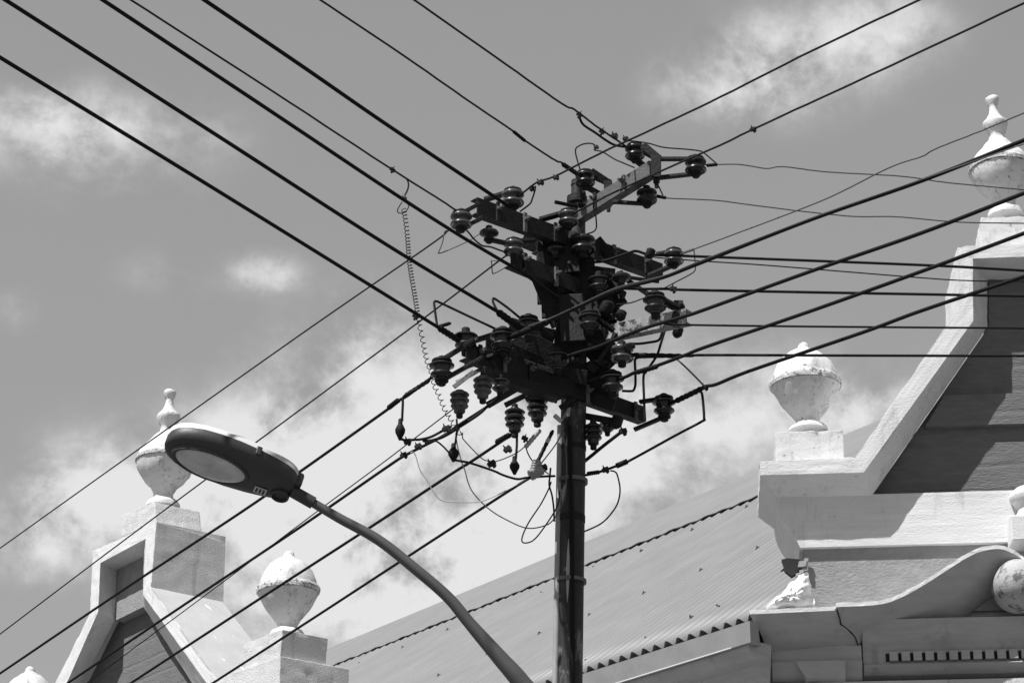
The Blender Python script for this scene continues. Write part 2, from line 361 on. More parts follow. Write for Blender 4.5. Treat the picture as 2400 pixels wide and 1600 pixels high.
# corrugated roof
E0 = on_plane(1733, 1456, S0 + NS * .24, NS)
PITCH = R(35)
UP = (-NS) * math.cos(PITCH) + Vector((0, 0, math.sin(PITCH)))
RN = UP.cross(ES).normalized(); RN = RN if RN.z > 0 else -RN
Ra = on_plane(1779, 1112, E0, RN); Rb = on_plane(830, 1503, E0, RN)
def along(P): return (P - E0).dot(ES)
def ridge(s):
    sa, sb = along(Ra), along(Rb); t = (s - sa) / (sb - sa); return Ra.lerp(Rb, t)
WL = abs(along(on_plane(1370, 1592, E0, RN)) - along(on_plane(1700, 1487, E0, RN))) / 12.0
S_MIN, S_MAX = -5.0, 17.0
ZFL = fc(1850, 1372, .2).z
def inside(p, lim=None): return uv(p)[2] < ((.40 if p.z < ZFL else .05) if lim is None else lim)
rf = MB(); NX = 8; n_ = int((S_MAX - S_MIN) / WL * NX); TS = [i / 14 for i in range(15)]
idx = {}
for i in range(n_ + 1):
    s = S_MIN + i * WL / NX; amp = .032 * math.cos(2 * math.pi * i / NX)
    a = E0 + ES * s; b = ridge(s)
    for j, t in enumerate(TS):
        jog = .012 * mnoise.noise(Vector((s * .3, t * 2, 0)))
        rf.v.append(a.lerp(b, t) + RN * (amp + jog))
for i in range(n_):
    for j in range(len(TS) - 1):
        q = [i * 15 + j, (i + 1) * 15 + j, (i + 1) * 15 + j + 1, i * 15 + j + 1]
        if all(inside(rf.v[k]) for k in q): rf.f.append(tuple(q))
used = sorted({k for f in rf.f for k in f}); re_ = {k: i for i, k in enumerate(used)}
rf.v = [rf.v[k] for k in used]; rf.f = [tuple(re_[k] for k in f) for f in rf.f]
rm = M['roof'].copy(); rm.name = 'corrugated_sheet'; nt = rm.node_tree; LK = nt.links.new
tco = nt.nodes.new('ShaderNodeTexCoord'); vs_ = nt.nodes.new('ShaderNodeVectorMath'); vs_.operation = 'SUBTRACT'; LK(tco.outputs['Object'], vs_.inputs[0]); vs_.inputs[1].default_value = E0 - parent_world(bld)
def vdot(v):
    n = nt.nodes.new('ShaderNodeVectorMath'); n.operation = 'DOT_PRODUCT'; LK(vs_.outputs[0], n.inputs[0]); n.inputs[1].default_value = v; return n.outputs['Value']
cx = nt.nodes.new('ShaderNodeCombineXYZ'); LK(vdot(ES / WL), cx.inputs[0]); LK(vdot(UP * .45), cx.inputs[1])
ns_ = nt.nodes.new('ShaderNodeTexNoise'); ns_.inputs['Scale'].default_value = 1.0; ns_.inputs['Detail'].default_value = 5; ns_.inputs['Roughness'].default_value = .7; LK(cx.outputs[0], ns_.inputs['Vector'])
def rmath(op, a, b):
    n = nt.nodes.new('ShaderNodeMath'); n.operation = op
    for i, q in enumerate((a, b)):
        if isinstance(q, (int, float)): n.inputs[i].default_value = q
        else: LK(q, n.inputs[i])
    return n.outputs[0]
vall = rmath('MAXIMUM', rmath('MULTIPLY', rmath('COSINE', rmath('MULTIPLY', vdot(ES / WL), 2 * math.pi), 0), -1), 0)      # valleys darkened in colour: dirt plus painted shade that brings out the ribs
grime_shade = rmath('MULTIPLY', rmath('POWER', vall, 1.3), rmath('MULTIPLY', ns_.outputs['Fac'], 1.25))
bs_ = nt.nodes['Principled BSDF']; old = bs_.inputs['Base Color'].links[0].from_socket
mxr = nt.nodes.new('ShaderNodeMix'); mxr.data_type = 'RGBA'; LK(grime_shade, mxr.inputs[0]); LK(old, mxr.inputs[6]); mxr.inputs[7].default_value = (.04, .04, .04, 1)
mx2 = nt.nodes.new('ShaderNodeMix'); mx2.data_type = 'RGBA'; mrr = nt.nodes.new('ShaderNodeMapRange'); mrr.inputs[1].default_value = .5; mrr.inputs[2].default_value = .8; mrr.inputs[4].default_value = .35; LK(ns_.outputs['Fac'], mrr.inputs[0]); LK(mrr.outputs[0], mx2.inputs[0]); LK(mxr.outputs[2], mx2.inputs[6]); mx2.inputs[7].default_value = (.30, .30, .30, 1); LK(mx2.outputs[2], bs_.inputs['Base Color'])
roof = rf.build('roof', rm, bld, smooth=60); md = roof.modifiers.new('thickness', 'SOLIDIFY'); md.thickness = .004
# ridge flashing with a turned-down edge on the crests of the sheets
f0, f1 = [], []
Fa = on_plane(1785, 1157, E0 + RN * .056, RN); Fb = on_plane(770, 1561, E0 + RN * .056, RN)
kt = []
s = S_MIN
while s <= S_MAX:
    t = (s - along(Fa)) / (along(Fb) - along(Fa)); lowp = Fa.lerp(Fb, t) + RN * (.006 * math.cos(2 * math.pi * s / .31) + .004 * math.sin(s * 9)); r_ = ridge(s) + RN * .05
    kt.append((lowp - RN * .012, lowp, r_, r_ + Vector((0, 0, .03)) - NS * .03, r_ - NS * .10 - Vector((0, 0, .05)))); s += .07
kt = [k for k in kt if inside(k[0], -.05)]
rc = MB(); rc.loft([list(x) for x in kt]); ridgecap = rc.build('ridge_cap', M['roof'], bld, smooth=40)
# back slope, closing the volume
bs = MB(); P1, P2 = ridge(.2), ridge(S_MAX); bk = -NS * 7 - Vector((0, 0, 4.4))
bs.add([P1, P2, P2 + bk, P1 + bk], [(0, 1, 2, 3)]); bs.build('back_roof', M['roof'], bld)
# sheet laps and roof fixings
lp = MB()
for (x0, y0, x1, y1) in [(1160, 1440, 868, 1612)]:
    lp = MB()
    A, B = on_plane(x0, y0, E0 + RN * .022, RN), on_plane(x1, y1, E0 + RN * .022, RN)
    lp.add([A + ES * .05, B + ES * .05, B - ES * .01, A - ES * .01, A - ES * .012 - RN * .02, B - ES * .012 - RN * .02], [(0, 1, 2, 3), (3, 2, 5, 4)])
    lp.build('sheet_lap', M['roof'], bld)
def c7(x, y): return 1200 + x / 3.1357, 1100 + y / 3.1357
def c6(x, y): return 700 + x / 3.1357, 1100 + y / 3.1357
fx = [c7(*q) for q in [(1300, 295), (820, 495), (1105, 445), (1325, 440), (1725, 272), (950, 595), (600, 718), (1805, 575), (1390, 737), (970, 905), (570, 1067), (1510, 1005), (1315, 1083), (985, 1240), (545, 1405), (205, 1203), (215, 905), (238, 737)]] + [c6(*q) for q in [(855, 1125), (730, 1238), (1095, 1175), (765, 1305), (447, 1423), (1285, 998), (1530, 897), (1352, 918), (1385, 1360), (1030, 1510), (520, 1255), (1770, 1203)]]
for (x, y) in fx:
    c = on_plane(x, y, E0 + RN * .024, RN); b = MB()
    b.lathe([(.028, -.01), (.028, .004), (.012, .008), (.010, .022), (.001, .024)], c, 10, RN); b.build('roof_fixing', M['nail'], bld)
# gutter and fascia along the side
gt = MB()
G0, G1 = on_plane(1758, 1453, S0 + NS * .38, NS), None
def gpt(px, py, w): return on_plane(px, py, S0 + NS * w, NS)
ga, gb = gpt(1757, 1454, .40), gpt(1765, 1502, .40)
L_ = 15.0
gh = (ga.z - gb.z)
tl = ga - ES * .0
prof = [(-.10, .0), (.0, .0), (.0, -gh), (-.03, -gh - .015), (-.12, -gh - .015)]
gt.loft([[tl + NS * a + Vector((0, 0, b)) for a, b in prof], [tl + ES * L_ + NS * a + Vector((0, 0, b)) for a, b in prof]])
gt.add([tl + NS * a + Vector((0, 0, b)) for a, b in prof], [(0, 1, 2, 3, 4)])
gt.build('gutter', M['gutter'], bld)
gl = MB(); gl.tube([tl + NS * .003 + Vector((0, 0, -gh)) + ES * .25, tl + NS * .003 + Vector((0, 0, -gh)) + ES * L_], .007, 6); gl.build('gutter_bead', M['lamptop'], bld)
ev = MB(); q = tl - NS * .12 + Vector((0, 0, -gh - .02)) + ES * .06
pr = [(.10, .06), (.09, -.02), (.02, -.10), (-.04, -.14), (-.06, -.26), (-.16, -.30), (-.2, .06)]
ev.loft([[q + NS * a + Vector((0, 0, b)) for a, b in pr], [q + ES * L_ + NS * a + Vector((0, 0, b)) for a, b in pr]]); ev.add([q + NS * a + Vector((0, 0, b)) for a, b in pr], [tuple(range(7))])
ev.build('eaves_cornice', M['mould'], bld)
sw0 = Vector((S0.x, S0.y, 0)) - NS * .05
wallbox('side_wall', sw0, sw0 + ES * 16, 0, q.z - .2, NS, .4)
ow = cr_ + Vector((0, 0, 0)); E2 = hd(HC - 45 + 0); N2 = hd(HC - 45 + 90)
wallbox('side_wall', Vector((ow.x, ow.y, 0)), Vector((ow.x, ow.y, 0)) + E2 * 12, 0, zc - .3, N2, .4)

# finials of the corner gable
def finial(c_px, foot_py, tip_py, rpx, plane, fn=None, top=None, boxq=None):
    """ball finial: centre column and pixel rows on the given plane point"""
    lean = random.uniform(-.02, .02); base = plane(c_px, foot_py); tip = plane(c_px, tip_py); r = m_px(rpx, base)
    H = tip.z - base.z
    f = bpy.data.objects.new('finial', None); COL.objects.link(f); f.parent = bld; f.location = base - bld.location
    if top == 'tall':
        pr_ = [(.58, -.03), (.56, .0), (.50, .02), (.35, .04), (.33, .08), (.46, .14), (.66, .19), (.84, .25), (.95, .31), (.99, .355)]
        cap = [(1.03, .36), (1.04, .385), (.97, .40)]
        dome = [(.96, .40), (.90, .44), (.76, .49), (.60, .53), (.50, .56), (.46, .575), (.36, .60), (.26, .62), (.24, .66), (.28, .68), (.36, .72), (.40, .755), (.38, .775), (.26, .80), (.18, .84), (.13, .885), (.12, .91), (.18, .935), (.22, .965), (.20, .985), (.10, 1.0)]
    else:
        pr_ = [(.56, -.04), (.54, -.015), (.48, .012), (.34, .035), (.32, .07), (.42, .14), (.62, .23), (.80, .33), (.93, .42), (.98, .465)]
        cap = [(1.02, .47), (1.04, .52), (.97, .555)]
        dome = [(.95, .555), (.90, .63), (.77, .74), (.60, .82), (.44, .865), (.40, .87), (.38, .885), (.25, .905), (.18, .93), (.16, .965), (.10, .99), (.02, 1.0)]
    for nm, p_, mm in (('finial_bowl', pr_, M['finial']), ('finial_rim', cap, M['lichen']), ('finial_dome', dome, M['finial'])):
        b = MB(); b.lathe([(a * r, h * H) for a, h in p_], base, 36, (lean, -lean * .5, 1)); rough(b.build(nm, mm, f, smooth=50), 1, .03)
    return f
def pedestal(corners_front, n, th, name='pedestal', m=None):
    b = MB(); b.prism(corners_front, -n * th); return rough(b.build(name, m or M['finial'], bld, smooth=35, bevel=.006), 4, .022)
pd = [fc(1817, 1011, .26), fc(1977, 1008, .26), fc(1979, 1082, .26), fc(1819, 1086, .26)]
pedestal(pd, NC, m_px(160, pd[0]))
pw = lambda x, y: fc(x, y, -.06)
finial(1894, 1002, 803, 83, pw)
pd = [fc(2299, 509, .26), fc(2420, 507, .26), fc(2421, 582, .26), fc(2300, 582, .26)]
pedestal(pd, NC, m_px(124, pd[0]))
finial(2357, 500, 224, 73, pw, top='tall')
b = MB(); mcen = mir(fc(1894, 1002, -.06)); 
pdm = [mir(p) for p in [fc(1817, 1011, .26), fc(1977, 1008, .26), fc(1979, 1082, .26), fc(1819, 1086, .26)]]
pedestal(list(reversed(pdm)), NC, .6)
# small urn on its block in the middle of the broken pediment
ub = MB(); c = fc(2425, 1250, .22); hw = m_px(60, c)
ub.obox(c, UC * hw, NC * .2, Vector((0, 0, m_px(30, c)))); ub.build('urn_block', M['white'], bld, bevel=.01)
ur = MB(); cb_ = fc(2425, 1222, .22); h_ = m_px(85, cb_); hr = m_px(1, cb_)
ur.lathe([(56 * hr, 0), (56 * hr, .08 * h_), (40 * hr, .2 * h_), (36 * hr, .35 * h_), (44 * hr, .5 * h_), (54 * hr, .65 * h_), (52 * hr, .8 * h_), (38 * hr, .95 * h_), (0, h_)], cb_, 28); ur.build('urn', M['white'], bld, smooth=50)

# left gable on the side street
OG = S0 + NS * .75
def c1(x, y): return x / 2.24, 900 + y / 2.24
def gp(x, y, w=0): return on_plane(*c1(x, y), OG + NS * w, NS)       # crop coordinates of the left gable
def gperp(x, y, P): return on_plane(*c1(x, y), P, ES)                # on the plane across the gable through P
DG, DW = .31, .46
GU = ES                                                              # runs away to the left
lo_ = [gp(1140, 1550), gp(792, 1062), gp(820, 720), gp(528, 856), gp(487, 878), gp(472, 1200), gp(290, 1568), gp(120, 1900)]
li_ = [gp(1085, 1568), gp(752, 1105), gp(765, 810), gp(528, 937), gp(527, 938), gp(515, 1192), gp(350, 1568), gp(200, 1880)]
lb_ = [gp(1010, 1568, -DG), gp(752, 1165, -DG), gp(752, 905, -DG), gp(611, 975, -DG), gp(611, 976, -DG), gp(602, 1240, -DG), gp(428, 1568, -DG), gp(290, 1850, -DG)]
ext = gp(1420, 1960); exti = gp(1370, 1960); extb = gp(1290, 1960, -DG)
lo_ = [ext] + lo_; li_ = [exti] + li_; lb_ = [extb] + lb_
# depth of the block from its right-hand face
F0 = lo_[3]; rt = gperp(1183, 830, F0); TH = (rt - F0).length
lr_ = [p - NS * TH for p in lo_]
fm = MB(); fm.loft([lr_, lo_, li_, lb_]); rough(fm.build('gable_coping', M['white'], bld, smooth=35, bevel=.008), 4, .022)
so_ = MB(); a0, a1 = lo_[1], lo_[2]; e_ = (a0 - a1).normalized(); nrm_ = e_.cross(NS); nrm_ = nrm_ if nrm_.z > 0 else -nrm_
so_.prism([a1 + e_ * .03 + nrm_ * .004, a0 + nrm_ * .004, a0 + nrm_ * .004 - NS * TH, a1 + e_ * .03 + nrm_ * .004 - NS * TH], -nrm_ * .03); so_.build('coping_slope', M['slope'], bld)
tw = MB(); tr = [F0, rt, gperp(1170, 1172, F0), lo_[2]]
tw.prism([p - ES * .006 for p in tr], ES * .04); rough(tw.build('tower_side', M['tower'], bld, smooth=35, bevel=.006), 4, .02)
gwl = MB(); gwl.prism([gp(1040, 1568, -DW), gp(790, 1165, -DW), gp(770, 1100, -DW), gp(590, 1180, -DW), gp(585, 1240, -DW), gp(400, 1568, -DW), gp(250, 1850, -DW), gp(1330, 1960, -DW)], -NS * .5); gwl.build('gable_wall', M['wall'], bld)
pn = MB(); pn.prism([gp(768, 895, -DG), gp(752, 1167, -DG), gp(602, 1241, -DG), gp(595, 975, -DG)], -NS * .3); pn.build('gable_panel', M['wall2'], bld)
wallbox('gable_base_wall', Vector((lb_[8].x, lb_[8].y, 0)), Vector((extb.x, extb.y, 0)), 0, extb.z + .3, NS, .5)
def block(front, depth_pt, name, m):
    """front: TL, TR, BR, BL on the gable plane; depth from the traced right-hand corner"""
    th = (gperp(*depth_pt, front[1]) - front[1]).length
    b = MB(); b.prism(front, -NS * th); return rough(b.build(name, m, bld, smooth=35, bevel=.008), 4, .022), th
_, th1 = block([gp(635, 690, -.06), gp(811, 616, -.06), gp(820, 722, -.06), gp(640, 800, -.06)], (1046, 686), 'pedestal', M['tower'])
pc = gp(811, 616, -.06) - NS * th1 / 2
fpl = lambda x, y: on_plane(x, y, (gp(720, 655, -.06) - NS * th1 / 2), NS)
finial(c1(855, 0)[0], c1(0, 628)[1], c1(0, 52)[1], 70, fpl, top='tall')
_, th2 = block([gp(1280, 1362, .02), gp(1482, 1286, .02), gp(1470, 1428, .02), gp(1280, 1500, .02)], (1720, 1356), 'pedestal', M['tower'])
fpl2 = lambda x, y: on_plane(x, y, (gp(1385, 1320, .02) - NS * th2 / 2), NS)
finial(c1(1508, 0)[0], c1(0, 1300)[1], c1(0, 880)[1], 73, fpl2)
block([gp(1130, 1545, .05), gp(1472, 1426, .05), gp(1462, 1700, .05), gp(1120, 1800, .05)], (1830, 1541), 'gable_shoulder', M['tower'])
fpl3 = lambda x, y: on_plane(x, y, (gp(130, 1800, .02) - NS * th2 / 2), NS)
finial(c1(128, 0)[0], c1(0, 1880)[1], c1(0, 1498)[1], 66, fpl3)
block([gp(30, 1940, .02), gp(200, 1866, .02), gp(200, 1990, .02), gp(30, 2060, .02)], (400, 1930), 'pedestal', M['tower'])


# ------------------------------------------------------------------ utility pole
PY = 11.0
def p1(ox, oy, sc=5.8725): return lambda x, y: (ox + x / sc, oy + y / sc)
r1, r2, r3, r4, r5, r6, r7 = p1(900, 240), p1(1300, 240), p1(1000, 440), p1(1240, 500), p1(980, 680), p1(1260, 680), p1(900, 840)
r8 = p1(1180, 860, 4.704)
PTOP, PLOW = on_y(1353, 428, PY), on_y(1334, 1590, PY)
pdir = (PTOP - PLOW).normalized()
PBASE = PLOW - pdir * (PLOW.z / pdir.z)
def pole_at(py):                                   # the axis point seen at pixel row py
    t = 0.0
    a, b = PBASE, PTOP
    for _ in range(40):
        m = (a + b) / 2; d = m - CAM; y = 800 - d.dot(UPV) / d.dot(FWD) * FPX
        if y > py: a = m
        else: b = m
    return (a + b) / 2
pole = thing('utility_pole', PBASE, 'dark weathered steel utility pole crowded with crossarms, brackets and insulators', 'utility pole')
rad = m_px(30, PLOW)
Pm, Pn = pole_at(660), pole_at(500)
b = MB(); b.tube([PBASE, pole_at(900), Pm, Pm + pdir * .01, Pn, Pn + pdir * .012, PTOP], [rad * 1.08, rad * 1.04, rad * .98, rad * .82, rad * .74, rad * .52, rad * .50], 24); b.build('shaft', M['pole'], pole, smooth=40)
b = MB(); b.tube([PTOP - pdir * .02, PTOP + pdir * .012], [rad * .56, rad * .5], 18); b.build('pole_cap', M['steel'], pole, smooth=40)
side_l = Vector((-1, -.25, 0)).normalized()
b = MB(); b.tube([PBASE + side_l * rad * 1.12, pole_at(1000) + side_l * rad * 1.10], .017, 12); b.build('conduit', M['conduit'], pole, smooth=40)
front = Vector((-.05, -1, 0))
b = MB(); b.tube([pole_at(1640) + front * rad * 1.05 + Vector((.02, 0, 0)), pole_at(1400) + front * rad * 1.1 + Vector((.012, 0, 0)), pole_at(1200) + front * rad * 1.1, pole_at(1010) + front * rad * 1.15 + Vector((-.02, 0, 0))], .013, 10); b.build('riser_cable', M['wire'], pole, smooth=40)
for py, hw in ((868, .02), (1050, .012), (1128, .010), (1216, .018), (1362, .009), (735, .03), (600, .03), (470, .02)):
    c = pole_at(py); k = 1.0 if py > 660 else .80
    b = MB(); b.tube([c - pdir * hw, c + pdir * hw], (rad * 1.09 + (.030 if py in (1128, 1362) else .0) * .35) * k, 24)
    b.build('band', M['galvd'] if py in (1128, 1362) else M['steel'], pole, smooth=40)

# crossarms: rolled steel channels; each is placed by two traced ends on a vertical plane through its bolt on the pole
def channel(name, a, bq, heading, h_px, near, m=None, flip=1, depth=.055, web=None):
    """a, bq: pixel points on the top edge; near: how far in front of the pole axis"""
    mid_ = pole_at((a[1] + bq[1]) / 2) - Vector((0, near, 0))
    A, B = on_head(a[0], a[1], mid_, heading), on_head(bq[0], bq[1], mid_, heading)
    B = Vector((B.x, B.y, B.z)); ax = (B - A).normalized()
    n = hd(heading + 90); n = n if n.y < 0 else -n                # the face turned towards the street
    h = m_px(h_px, (A + B) / 2); dn_ = Vector((0, 0, -1)); th = .007
    mb = MB(); o = n * flip
    pr = [(0, 0), (depth, 0), (depth, th), (th, th), (th, h - th), (depth, h - th), (depth, h), (0, h)]
    prof = [o * -x + dn_ * y for x, y in pr]
    mb.loft([[A + q for q in prof], [B + q for q in prof]], True)
    k = len(mb.v) - 16
    mb.f += [tuple(k + i for i in (0, 1, 2, 3)), tuple(k + i for i in (0, 3, 4, 7)), tuple(k + i for i in (4, 5, 6, 7)), tuple(k + 8 + i for i in (0, 1, 2, 3)), tuple(k + 8 + i for i in (0, 3, 4, 7)), tuple(k + 8 + i for i in (4, 5, 6, 7))]
    ob = mb.build(name, m or M['steel'], pole)
    return A, B, n, h
ARM = {}
ARM['A2'] = channel('crossarm', r3(700, 130), r4(1840, 690), 48, 40, .14)
ARM['A1'] = channel('crossarm', (1330, 498), r2(1300, 800), -40, 36, .07, M['galvd'])
ARM['A5'] = channel('crossarm', r3(1165, 850), r4(1240, 1130), 48, 40, .16)
ARM['A3'] = channel('crossarm', r5(665, 715), r8(1560, 435), 48, 40, .12)
ARM['A4'] = channel('crossarm', (1345, 778), r6(2040, 250), -52, 36, .04, M['galvp'])
ARM['A6'] = channel('crossarm', r7(1390, 100), r8(640, 250), 48, 24, .17, depth=.07)
for arm_, xs in (('A2', (.10, .24, .40, .72, .90)), ('A3', (.07, .2, .34, .66, .8, .94)), ('A5', (.12, .4, .7)), ('A1', (.35, .7))):
    A, B, n, h = ARM[arm_]
    for i_, t_ in enumerate(xs):
        c = A.lerp(B, t_) + n * .006 - Vector((0, 0, h * (.5 + .06 * (i_ % 2)))); a_ = (B - A).normalized()
        b = MB(); b.obox(c, a_ * .012, n * .006, Vector((0, 0, h * .62))); b.build('u_strap', M['galvd'] if i_ % 2 else M['steel'], pole, bevel=.003)
        b = MB(); b.lathe([(.015, 0), (.015, .014), (.008, .016), (.008, .035), (.0005, .036)], c + n * .006 + Vector((0, 0, h * .2)), 6, n); b.build('bolt', M['galvd'], pole)
# short plates, stays and bolts that fill the head of the pole
def bar(name, a, Ya, c, Yc, wpx, tpx, m, up=None):
    A, C = on_y(a[0], a[1], Ya), on_y(c[0], c[1], Yc); ax = (C - A); L = ax.length; ax.normalize()
    sidev = ax.cross((A - CAM).normalized()).normalized(); nn = ax.cross(sidev)
    b = MB(); b.obox((A + C) / 2, ax * L / 2, sidev * m_px(wpx, A) / 2, nn * m_px(tpx, A) / 2)
    return b.build(name, m, pole, bevel=.003)
bar('bracket_plate', (1308, 560), PY - .15, (1312, 700), PY - .12, 62, 8, M['steel'])
bar('bracket_plate', (1368, 590), PY - .12, (1372, 700), PY - .11, 50, 8, M['steel'])
bar('bracket_plate', (1262, 545), PY - .18, (1300, 640), PY - .14, 36, 6, M['steel'])
bar('bracket_plate', (1268, 640), PY - .17, (1318, 760), PY - .12, 54, 8, M['steel'])
bar('bracket_plate', (1412, 700), PY - .15, (1438, 745), PY - .15, 44, 8, M['steel'])
bar('bracket_plate', (1300, 790), PY - .13, (1378, 800), PY - .11, 70, 10, M['steel'])
bar('bracket_plate', (1240, 800), PY - .15, (1300, 830), PY - .13, 44, 8, M['steel'])
for (a0, a1, nq, w_) in (((1385, 695), (1452, 722), .03, 56), ((1345, 640), (1440, 652), .04, 46), ((1395, 775), (1440, 832), .06, 38), ((1372, 800), (1432, 862), .02, 46), ((1195, 760), (1300, 790), .0, 34), ((1200, 620), (1290, 660), .05, 26), ((1225, 560), (1300, 590), .03, 40), ((1400, 560), (1440, 610), .02, 20), ((1130, 830), (1230, 880), .1, 12), ((1110, 850), (1250, 910), .2, 9), ((1445, 640), (1520, 690), .18, 12), ((1400, 640), (1545, 660), .2, 9), ((1465, 760), (1400, 850), .2, 9)):
    bar('bracket_plate', a0, PY - nq, a1, PY - nq, w_, 9, M['steel'])
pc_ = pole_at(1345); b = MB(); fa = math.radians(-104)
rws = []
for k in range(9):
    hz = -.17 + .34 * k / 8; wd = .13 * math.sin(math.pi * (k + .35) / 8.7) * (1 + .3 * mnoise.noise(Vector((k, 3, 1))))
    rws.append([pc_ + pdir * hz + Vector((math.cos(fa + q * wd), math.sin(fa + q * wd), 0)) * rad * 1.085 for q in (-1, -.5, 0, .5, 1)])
b.loft(rws); b.build('painted_sun_streak', M['conduit'], pole)  # pale strip on the shaft, painting in a streak of sunlight
ARM['A3b'] = channel('crossarm', (1140, 782), (1450, 908), 48, 34, -.12)
ARM['A5b'] = channel('crossarm', (1262, 585), (1462, 668), 48, 38, -.1)
bar('bracket_plate', (1298, 540), PY - .06, (1302, 712), PY - .06, 84, 10, M['steel'])
bar('bracket_plate', (1350, 560), PY - .1, (1362, 800), PY - .1, 66, 10, M['steel'])
bar('bracket_plate', (1392, 655), PY - .05, (1452, 690), PY - .05, 40, 10, M['steel'])
bar('bracket_plate', (1385, 750), PY - .08, (1440, 770), PY - .08, 44, 10, M['steel'])
bar('bracket_plate', (1190, 800), PY - .02, (1300, 850), PY - .02, 50, 10, M['steel'])
bar('bracket_plate', (1245, 880), PY - .04, (1310, 905), PY - .04, 44, 10, M['steel'])
bar('bracket_plate', (1375, 850), PY - .03, (1420, 930), PY - .03, 40, 10, M['steel'])
bar('stay_bar', r3(2130, 1030), PY - .10, r4(1160, 890), PY - .16, 8, 8, M['steel'])
bar('stay_bar', r3(1360, 1190), PY - .26, r3(1640, 1400), PY - .12, 9, 8, M['steel'])
bar('stay_bar', r2(0, 1370), PY - .1, r2(330, 1440), PY - .06, 9, 9, M['steel'])
bar('bracket_plate', r3(1580, 560), PY - .2, r3(1560, 870), PY - .2, 12, 10, M['steel'])
bar('bracket_plate', r6(760, 970), PY - .09, r6(990, 1035), PY - .12, 11, 8, M['steel'])
bar('bracket_plate', r6(700, 1020), PY - .1, r6(800, 1100), PY - .1, 18, 8, M['steel'])
bar('stay_bar', r7(1430, 640), PY - .3, r7(1970, 325), PY - .16, 17, 9, M['steel'])
bar('stay_bar', r5(330, 960), PY - .5, r5(680, 740), PY - .42, 13, 9, M['steel'])
bar('bracket_plate', r7(1230, 180), PY - .33, r7(960, 390), PY - .38, 12, 6, M['galv'])
bar('bracket_plate', r7(1390, 110), PY - .30, r7(1000, 330), PY - .36, 11, 6, M['galv'])
bar('bracket_plate', r7(2060, 450), PY - .16, r7(1670, 640), PY - .26, 13, 7, M['steel'])
bar('bracket_plate', r7(2300, 390), PY - .14, r7(1950, 560), PY - .2, 13, 7, M['steel'])
bar('stay_bar', r8(940, 180), PY - .02, r8(740, 380), PY - .14, 11, 6, M['steel'])
bar('stay_bar', r8(740, 370), PY - .14, r8(620, 450), PY - .15, 12, 6, M['steel'])
bar('bracket_plate', r8(900, 540), PY + .04, r8(1240, 600), PY + .02, 16, 8, M['steel'])
Y1 = ARM['A1'][1].y - .03
bar('bracket', r2(1215, 590), Y1 + .0, r2(1435, 775), Y1 - .02, 18, 8, M['steel'])
bar('bracket', r2(1395, 745), Y1 - .02, r2(1395, 1035), Y1 - .02, 24, 10, M['steel'])
bar('bracket', r2(500, 945), PY - .1, r2(755, 1115), PY - .09, 17, 8, M['steel'])
bar('bracket', r2(735, 1090), PY - .1, r2(735, 1330), PY - .1, 20, 10, M['steel'])
for q, Yq in ((r2(740, 1390), PY - .1), (r2(1400, 1060), Y1)):
    c = on_y(*q, Yq); b = MB(); b.lathe([(.016, .03), (.018, -.02), (.011, -.022), (.011, -.05), (.001, -.05)], c, 8); b.build('bolt', M['steel'], pole)
for (a0, a1, Yq, w_) in (((1286, 640), (1290, 745), .10, 40), ((1340, 690), (1345, 800), .19, 60), ((1378, 640), (1384, 770), .12, 44), ((1416, 665), (1450, 720), .10, 48), ((1270, 700), (1310, 712), .12, 22), ((1320, 545), (1330, 640), .17, 58), ((1255, 620), (1310, 655), .10, 40), ((1322, 770), (1420, 790), .14, 40), ((1285, 870), (1375, 885), .12, 34), ((1250, 905), (1310, 930), .1, 34), ((1215, 850), (1300, 880), .1, 26), ((1380, 930), (1440, 950), .02, 30), ((1400, 720), (1400, 790), .16, 18), ((1518, 690), (1585, 722), .2, 17), ((1590, 705), (1590, 775), .22, 22)):
    bar('bracket_plate', a0, PY - Yq, a1, PY - Yq - .02, w_, 9, M['steel'])
for (c_, rr_, Yq) in ((r6(1150, 340), 12, PY - .22), (r6(950, 240), 17, PY - .2), (r4(1290, 1110), 8, PY - .2), (r6(1930, 570), 12, PY - .26), (r8(1250, 600), 14, PY), (r4(1670, 545), 11, PY - .32)):
    c = on_y(*c_, Yq); q = m_px(rr_, c); b = MB(); b.lathe([(q * .6, q), (q, q * .7), (q, -q * .6), (q * .7, -q), (q * .3, -q * 1.3), (.0005, -q * 1.3)], c, 14, Vector((.3, -.2, .9))); b.build('bolt', M['steel'], pole, smooth=40)
for q, Yq in ((r4(460, 1060), PY - .2), (r4(560, 740), PY - .18), (r3(1400, 1120), PY - .28), (r5(1850, 620), PY - .16), (r6(1000, 370), PY - .17), (r6(1130, 330), PY - .2), (r8(300, 250), PY - .2), (r6(920, 1000), PY - .12), (r4(1280, 1120), PY - .14), (r4(2110, 1290), PY - .3), (r6(1950, 230), PY - .28), (r3(2150, 90), PY - .1), (r3(2130, 250), PY - .1)):
    c = on_y(*q, Yq); b = MB(); ax = Vector((random.uniform(-.5, .5), -1, random.uniform(-.3, .2))); b.lathe([(.017, 0), (.017, .022), (.010, .024), (.010, .05), (.001, .052)], c, 6, ax); b.build('bolt', M['steel'], pole)

